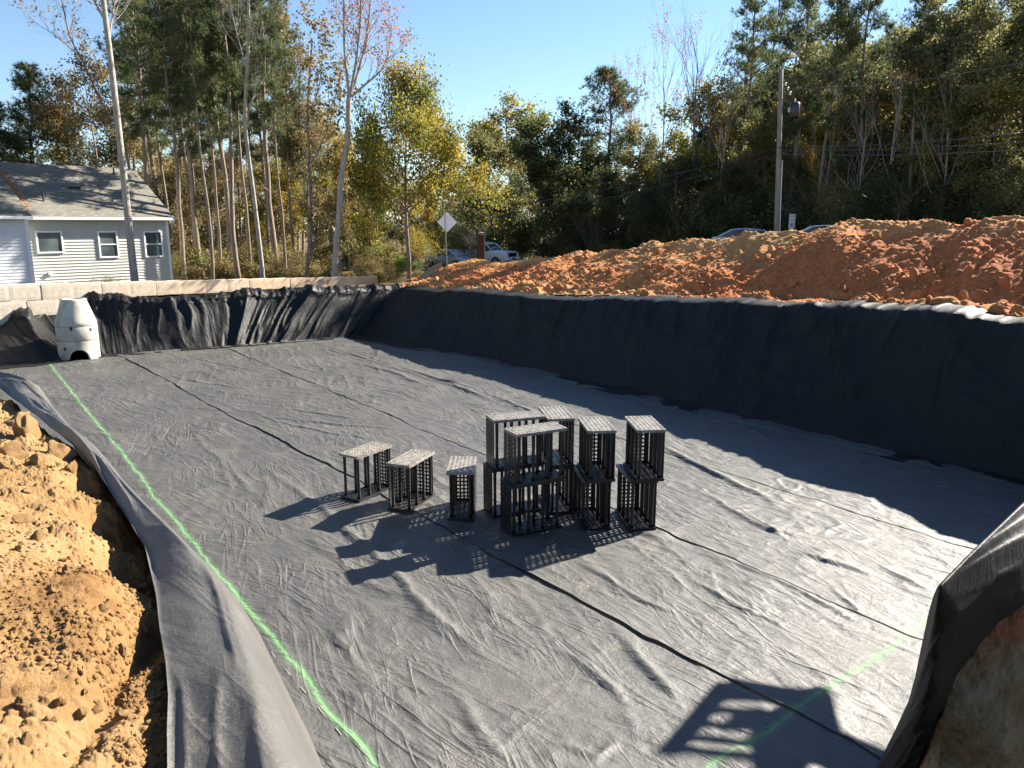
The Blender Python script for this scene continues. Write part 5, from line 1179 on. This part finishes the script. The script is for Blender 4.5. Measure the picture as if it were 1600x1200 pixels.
def sedan(label, px, D, paint, head, lift=0, v=None):
    p = atd(px, 400, D); u_, v_ = xy2uv(p[0], p[1]); z = float(zroad(u_)) + .10 + lift
    t = thing('parked_car', label, 'car', (p[0], p[1], z), head); w = .90
    loft([(-2.25, .35, .78, .72), (-2.15, .25, .95, .84), (-1.5, .2, 1.0, .9), (0, .2, .98, .91), (.9, .2, .96, .90), (1.6, .22, .86, .88), (2.1, .26, .74, .80), (2.28, .34, .60, .66)], paint, 'body', t, SEC)
    g = loft([(-1.75, .96, .98, .74), (-1.0, .97, 1.38, .76), (-.2, .97, 1.44, .77), (.35, .96, 1.40, .77), (1.15, .93, .95, .74)], M_glass, 'greenhouse', t, SECG)
    loft([(-1.1, 1.34, 1.385, .60), (-.9, 1.37, 1.43, .63), (-.2, 1.41, 1.47, .65), (.3, 1.38, 1.435, .63), (.5, 1.30, 1.36, .60)], paint, 'roof', t, SECG)
    for s in (-1, 1):
        MB().tube([(1.12, s * .75, .96), (.42, s * .62, 1.38)], .035, 6).build('pillar', paint, t); MB().tube([(-.25, s * .755, .97), (-.25, s * .63, 1.43)], .035, 6).build('pillar', M_trim, t); MB().tube([(-1.7, s * .74, .98), (-.95, s * .62, 1.37)], .06, 6).build('pillar', paint, t)
        MB().cbox(1.92, 2.2, s * .70 - .13, s * .70 + .13, .58, .72, .02).build('headlight', M_lamp, t); MB().cbox(.75, .95, s * .98 - .08, s * .98 + .08, .93, 1.05, .03).build('mirror', paint, t)
    MB().cbox(2.15, 2.30, -.45, .45, .36, .50, .02).build('grille', M_trim, t); wheels(t, (-1.38, 1.38), w, .33); return t
def pickup(label, px, D, head, lift=0):
    p = atd(px, 400, D); u_, v_ = xy2uv(p[0], p[1]); z = float(zroad(u_)) + .10 + lift; t = thing('pickup_truck', label, 'truck', (p[0], p[1], z), head); w = 1.0
    loft([(-2.95, .55, 1.30, .96), (-2.9, .45, 1.34, 1.0), (-.9, .42, 1.34, 1.01), (-.85, .40, 1.30, 1.01), (1.2, .40, 1.30, 1.01), (2.0, .42, 1.27, 1.0), (2.75, .45, 1.20, .97), (2.92, .5, 1.05, .92)], M_carw, 'body', t, SEC)
    loft([(-.95, 1.28, 1.30, .86), (-.75, 1.28, 1.86, .82), (0, 1.28, 1.92, .83), (.6, 1.28, 1.88, .82), (1.45, 1.25, 1.28, .84)], M_glass, 'cab_glass', t, SECG)
    loft([(-.85, 1.80, 1.88, .68), (-.6, 1.84, 1.93, .72), (0, 1.88, 1.96, .72), (.5, 1.85, 1.93, .70), (.72, 1.77, 1.84, .66)], M_carw, 'roof', t, SECG)
    for s in (-1, 1):
        MB().tube([(1.42, s * .85, 1.28), (.66, s * .70, 1.86)], .05, 6).build('pillar', M_carw, t); MB().tube([(0, s * .865, 1.28), (0, s * .72, 1.9)], .05, 6).build('pillar', M_carw, t); MB().tube([(-.92, s * .87, 1.28), (-.75, s * .71, 1.86)], .09, 6).build('pillar', M_carw, t)
        MB().cbox(2.70, 2.95, s * .74 - .17, s * .74 + .17, .92, 1.12, .03).build('headlight', M_lamp, t); MB().cbox(1.0, 1.18, s * 1.12 - .1, s * 1.12 + .1, 1.25, 1.5, .04).build('mirror', M_trim, t)
    MB().cbox(2.82, 2.97, -.56, .56, .78, 1.12, .03).build('grille', M_trim, t); MB().cbox(2.80, 3.06, -.98, .98, .46, .72, .05).build('bumper', M_carw, t); MB().cbox(3.0, 3.075, -.22, .22, .52, .68, .01).build('number_plate', M_trim, t)
    wheels(t, (-1.85, 1.9), w, .41); return t
RH = math.atan2(EU[1], EU[0])
pickup('white pickup truck on the road, facing right behind the dirt mound', 756, 66, RH + .3, .28)
sedan('silver blue car on the road left of the white pickup', 704, 63, M_cars, RH + .2, .22)
sedan('pale blue car showing only its roof above the mound, left of the utility pole', 1172, 46, M_carb, RH + .15, .28)
sedan('white car showing a strip of roof above the mound, right of the speed sign', 1300, 41.5, M_carw, RH + .05, .12)
sedan('white car half hidden by the brush behind the wall end', 571, 62, M_carw, RH + .6, .1)
sedan('silver car half hidden behind the lime green shrub', 613, 66, M_cars, RH + .5, .0)

# ------------------------------------------------------------------ signs, pole, wires, post, silt fence
M_alu = plain('sign_back_aluminium', (.82, .83, .86), .5, var=.04); M_steel = plain('galvanised_steel', (.42, .43, .44), .5, metal=.5); M_orange = plain('sign_orange', (.75, .22, .05), .5); M_ink = plain('sign_black', (.02, .02, .02), .5); M_signw = plain('sign_white', (.8, .8, .78), .4, var=.03)
p = atd(700, 405, 43); z0 = gzf(p[0], p[1]); sg = thing('road_sign', 'back of a diamond shaped road sign on a steel post', 'sign', (p[0], p[1], z0 - .3), math.radians(6)); ct = atd(698, 347, 43)[2] - z0 + .3
d_ = .385 * math.sqrt(2)
MB().prism([(-d_, ct), (0, ct - d_), (d_, ct), (0, ct + d_)], 'y', -.004, .004).build('sign_plate', M_alu, sg, False, (-.08, 0, 0), (0, .02, 0))
MB().box(-.03, .03, -.035, -.006, 0, ct + d_ * .9).build('post', M_steel, sg, False, (-.02, 0, 0), (0, -.03, 0))
def text_mesh(txt, size, mat, name, parent, loc, rot):
    cu = bpy.data.curves.new('t', 'FONT'); cu.body = txt; cu.size = size; cu.align_x = 'CENTER'; cu.align_y = 'CENTER'; cu.extrude = .002; o = bpy.data.objects.new('t', cu); COL.objects.link(o)
    dg = bpy.context.evaluated_depsgraph_get(); me = bpy.data.meshes.new_from_object(o.evaluated_get(dg)); bpy.data.objects.remove(o); me.materials.clear(); me.materials.append(mat); return link(name, me, parent, loc, rot)
p = atd(1237, 352, 45); z0 = gzf(p[0], p[1]); zc = atd(1237, 346, 45)[2]; ss = thing('speed_sign', 'white speed sign reading 45 behind the mound, right of the utility pole', 'sign', (p[0], p[1], z0 - .2), .55)
zc = zc - z0 + .2
MB().cbox(-.26, .26, -.012, 0, zc - .42, zc + .42, .003).build('sign_plate', M_signw, ss); MB().box(-.03, .03, .003, .05, 0, zc + .3).build('post', M_steel, ss)
for tx, sz, zz, mt in (('SPEED', .15, .28, M_orange), ('LIMIT', .15, .08, M_orange), ('45', .34, -.20, M_ink)): text_mesh(tx, sz, mt, 'lettering', ss, (0, -.016, zc + zz), (math.pi / 2, 0, 0))
M_pole = mat_bark('weathered_pole', (.15, .135, .11), (.28, .255, .215), 6); PD = 37.5
b = atd(1214, 362, PD); tp_ = atd(1221, 108, PD); zb = gzf(b[0], b[1]); up_ = thing('utility_pole', 'tall grey wooden utility pole with a transformer behind the mound', 'pole', (b[0], b[1], zb - .3))
dx = (tp_[0] - b[0]) / (tp_[2] - b[2]); ph = tp_[2] - zb + .3
MB().tube([(dx * (z - (b[2] - zb)), 0, z) for z in (0, ph * .3, ph * .6, ph)], [.135, .128, .115, .10], 14).build('pole', M_pole, up_, True)
MB().tube([(.17, -.05, 0), (.19 + dx * ph * .5, -.05, ph * .55)], .02, 6).build('conduit', M_signw, up_)
tz = atd(1228, 172, PD)[2] - zb + .3; tr = MB().lathe([(0, -.34), (.2, -.34), (.23, -.3), (.23, .28), (.2, .33), (.05, .36), (0, .36)], 18).build('transformer', M_trim, up_, True, (.42, -.02, tz)); MB().tube([(0, 0, .36), (0, 0, .52)], .035, 8).build('bushing', M_signw, tr); MB().box(-.3, -.1, -.05, .05, -.1, .1).build('bracket', M_steel, tr)
az = atd(1218, 135, PD)[2] - zb + .3
for k in range(3): MB().lathe([(0, 0), (.03, 0), (.05, .04), (.03, .08), (.05, .12), (.02, .16), (0, .16)], 10).build('insulator', M_signw, up_, True, (-.12 + .12 * k, -.15, az - .2 * k))
def wire(label, a, b_, sag, r=.013):
    a = Vector(a); b_ = Vector(b_); pts = []
    for i in range(25): t = i / 24; q = a.lerp(b_, t); q.z -= 4 * sag * t * (1 - t); pts.append(q)
    o = MB().tube([tuple(q) for q in pts], r, 5).build('overhead_wire', M_trim); tag(o, label, 'wire', 'overhead wires')
def wpt(x, y, v): return tuple(atv(x, y, v))
PV = xy2uv(b[0], b[1])[1]
def apt(y): return (b[0] + dx * (atd(1218, y, PD)[2] - b[2]), b[1] - .16, atd(1218, y, PD)[2])
wire('uppermost wire running from the pole top to the upper right', apt(130), wpt(1660, 0, PV), .25); wire('wire leaving the pole at transformer height to the upper right', apt(140), wpt(1660, 85, PV), .3)
wire('highest of the three low wires right of the pole', apt(229), wpt(1660, 200, PV), .2, .014); wire('middle of the three low wires right of the pole', apt(235), wpt(1660, 216, PV), .15, .014); wire('lowest of the three low wires right of the pole', apt(241), wpt(1660, 230, PV), .15, .014)
wire('upper wire sloping from the pole down to the left', apt(231), tuple(atd(700, 331, 62)), .5, .026); wire('lower wire sloping from the pole down to the left', apt(241), tuple(atd(700, 338, 62)), .7, .022)
M_tim = mat_bark('dark_timber', (.025, .018, .014), (.08, .055, .04), 8)
p = atd(751, 405, 43); z0 = gzf(p[0], p[1]); po = thing('timber_post', 'dark weathered timber post behind the tip of the mound', 'post', (p[0], p[1], z0 - .2), .3); hh = atd(751, 365, 43)[2] - z0 + .2
m = MB(); m.cbox(-.20, .02, -.17, .17, 0, hh, .03); m.cbox(.03, .22, -.15, .15, 0, hh * .985, .03); m.build('post', M_tim, po); MB().tube([(-.22, -.02, hh - .1), (-.05, 0, hh + .06), (.2, .02, hh + .04)], .03, 6).build('wire_tie', M_steel, po)
M_silt = plain('silt_fence_fabric', (.012, .012, .013), .8, spec=.1)
sf = thing('silt_fence', 'short slanting black silt fence at the left end of the mound', 'fence', tuple(at(668, 440, 1.9)), 0)
o0 = np.array(at(668, 440, 1.9)); A = [atd(652, 441, 37.5), atd(664, 434, 38), atd(677, 426, 38.6), atd(690, 420, 39.2)]; Bt = [atd(651, 439, 37.5), atd(663, 425, 38), atd(676, 415, 38.6), atd(689, 410, 39.2)]
m = MB(); V = []
for k in range(4):
    V += [tuple(A[k] - o0 - [0, 0, .3]), tuple(Bt[k] - o0)]
V += [tuple(np.array(q) + [.02, .04, 0]) for q in V[:8]]
m.add(V, [(2 * i, 2 * i + 2, 2 * i + 3, 2 * i + 1) for i in range(3)] + [(8 + 2 * i, 9 + 2 * i, 11 + 2 * i, 10 + 2 * i) for i in range(3)] + [(1, 3, 11, 9), (3, 5, 13, 11), (5, 7, 15, 13), (0, 1, 9, 8), (6, 14, 15, 7)]); m.build('fabric', M_silt, sf)
for k in (1, 3): MB().tube([tuple(A[k] - o0 - [0, -.06, .4]), tuple(Bt[k] - o0 + [0, .06, .08])], .025, 6).build('stake', M_tim, sf)

# ------------------------------------------------------------------ added out of view: machine and slatted load, shaped to cast the near shadow
zL = 5.0; off = np.array([SUN.x / SUN.z, SUN.y / SUN.z]) * zL
A0 = at(1035, 1180, 0)[:2] + off; e1 = Vector((.96, -.27, 0)).normalized(); kk = Vector((.217, .776, -.595)); kk = (kk - e1 * kk.dot(e1)).normalized()
M_wood = plain('gobo_wood', (.36, .26, .15), .8, var=.25, scale=10); M_mach = plain('machine_yellow', (.60, .36, .05), .45)
pal = thing('gobo', 'wooden pallet added out of view to cast the slatted shadow on the near floor', 'gobo', (A0[0], A0[1], zL)); nrm = e1.cross(kk)
def slab(m, o, a, b_, c): V = [o + a * i + b_ * j + c * k for i in (0, 1) for j in (0, 1) for k in (0, 1)]; m.add([tuple(v) for v in V], [(0, 1, 3, 2), (4, 6, 7, 5), (0, 4, 5, 1), (2, 3, 7, 6), (0, 2, 6, 4), (1, 5, 7, 3)]); return m
for k in range(5): slab(MB(), kk * (k * .16), e1 * 1.05, kk * (.085 if k < 4 else .2), nrm * .02).build('slat', M_wood, pal)
for x in (0, .80): slab(MB(), e1 * x + nrm * .021, e1 * (.16 if x == 0 else .28), kk * .84, nrm * .09).build('stringer', M_wood, pal)
ld = thing('rig', 'yellow loader added out of view to hold up the slatted shadow caster', 'rig', (A0[0] + 8.2, A0[1] - 2.6, 2.9), math.atan2(-.27, .96))
r0 = Vector((A0[0] + .9, A0[1] - .0, zL - .2)) ; base = Vector((A0[0] + 8.2, A0[1] - 2.6, 2.9)); inv = Matrix.Rotation(-math.atan2(-.27, .96), 3, 'Z'); tip = inv @ (r0 - base)
MB().tube([tuple(tip), (-3.0, 0, 2.3), (0, 0, 1.7)], [.16, .2, .24], 8).build('boom', M_mach, ld); MB().cbox(tip.x - .05, tip.x + .1, tip.y - .5, tip.y + .5, tip.z - .4, tip.z + .3, .02).build('carriage', M_trim, ld)
for s in (-.3, .3): MB().cbox(tip.x - .9, tip.x - .05, tip.y + s - .05, tip.y + s + .05, tip.z - .42, tip.z - .37, .01).build('fork', M_trim, ld)
MB().cbox(-1.2, 2.2, -.9, .9, .6, 1.6, .08).build('body', M_mach, ld); MB().cbox(-.6, .8, -.7, .7, 1.6, 2.5, .08).build('cab', M_glass, ld); wheels(ld, (-.8, 1.6), 1.0, .55)
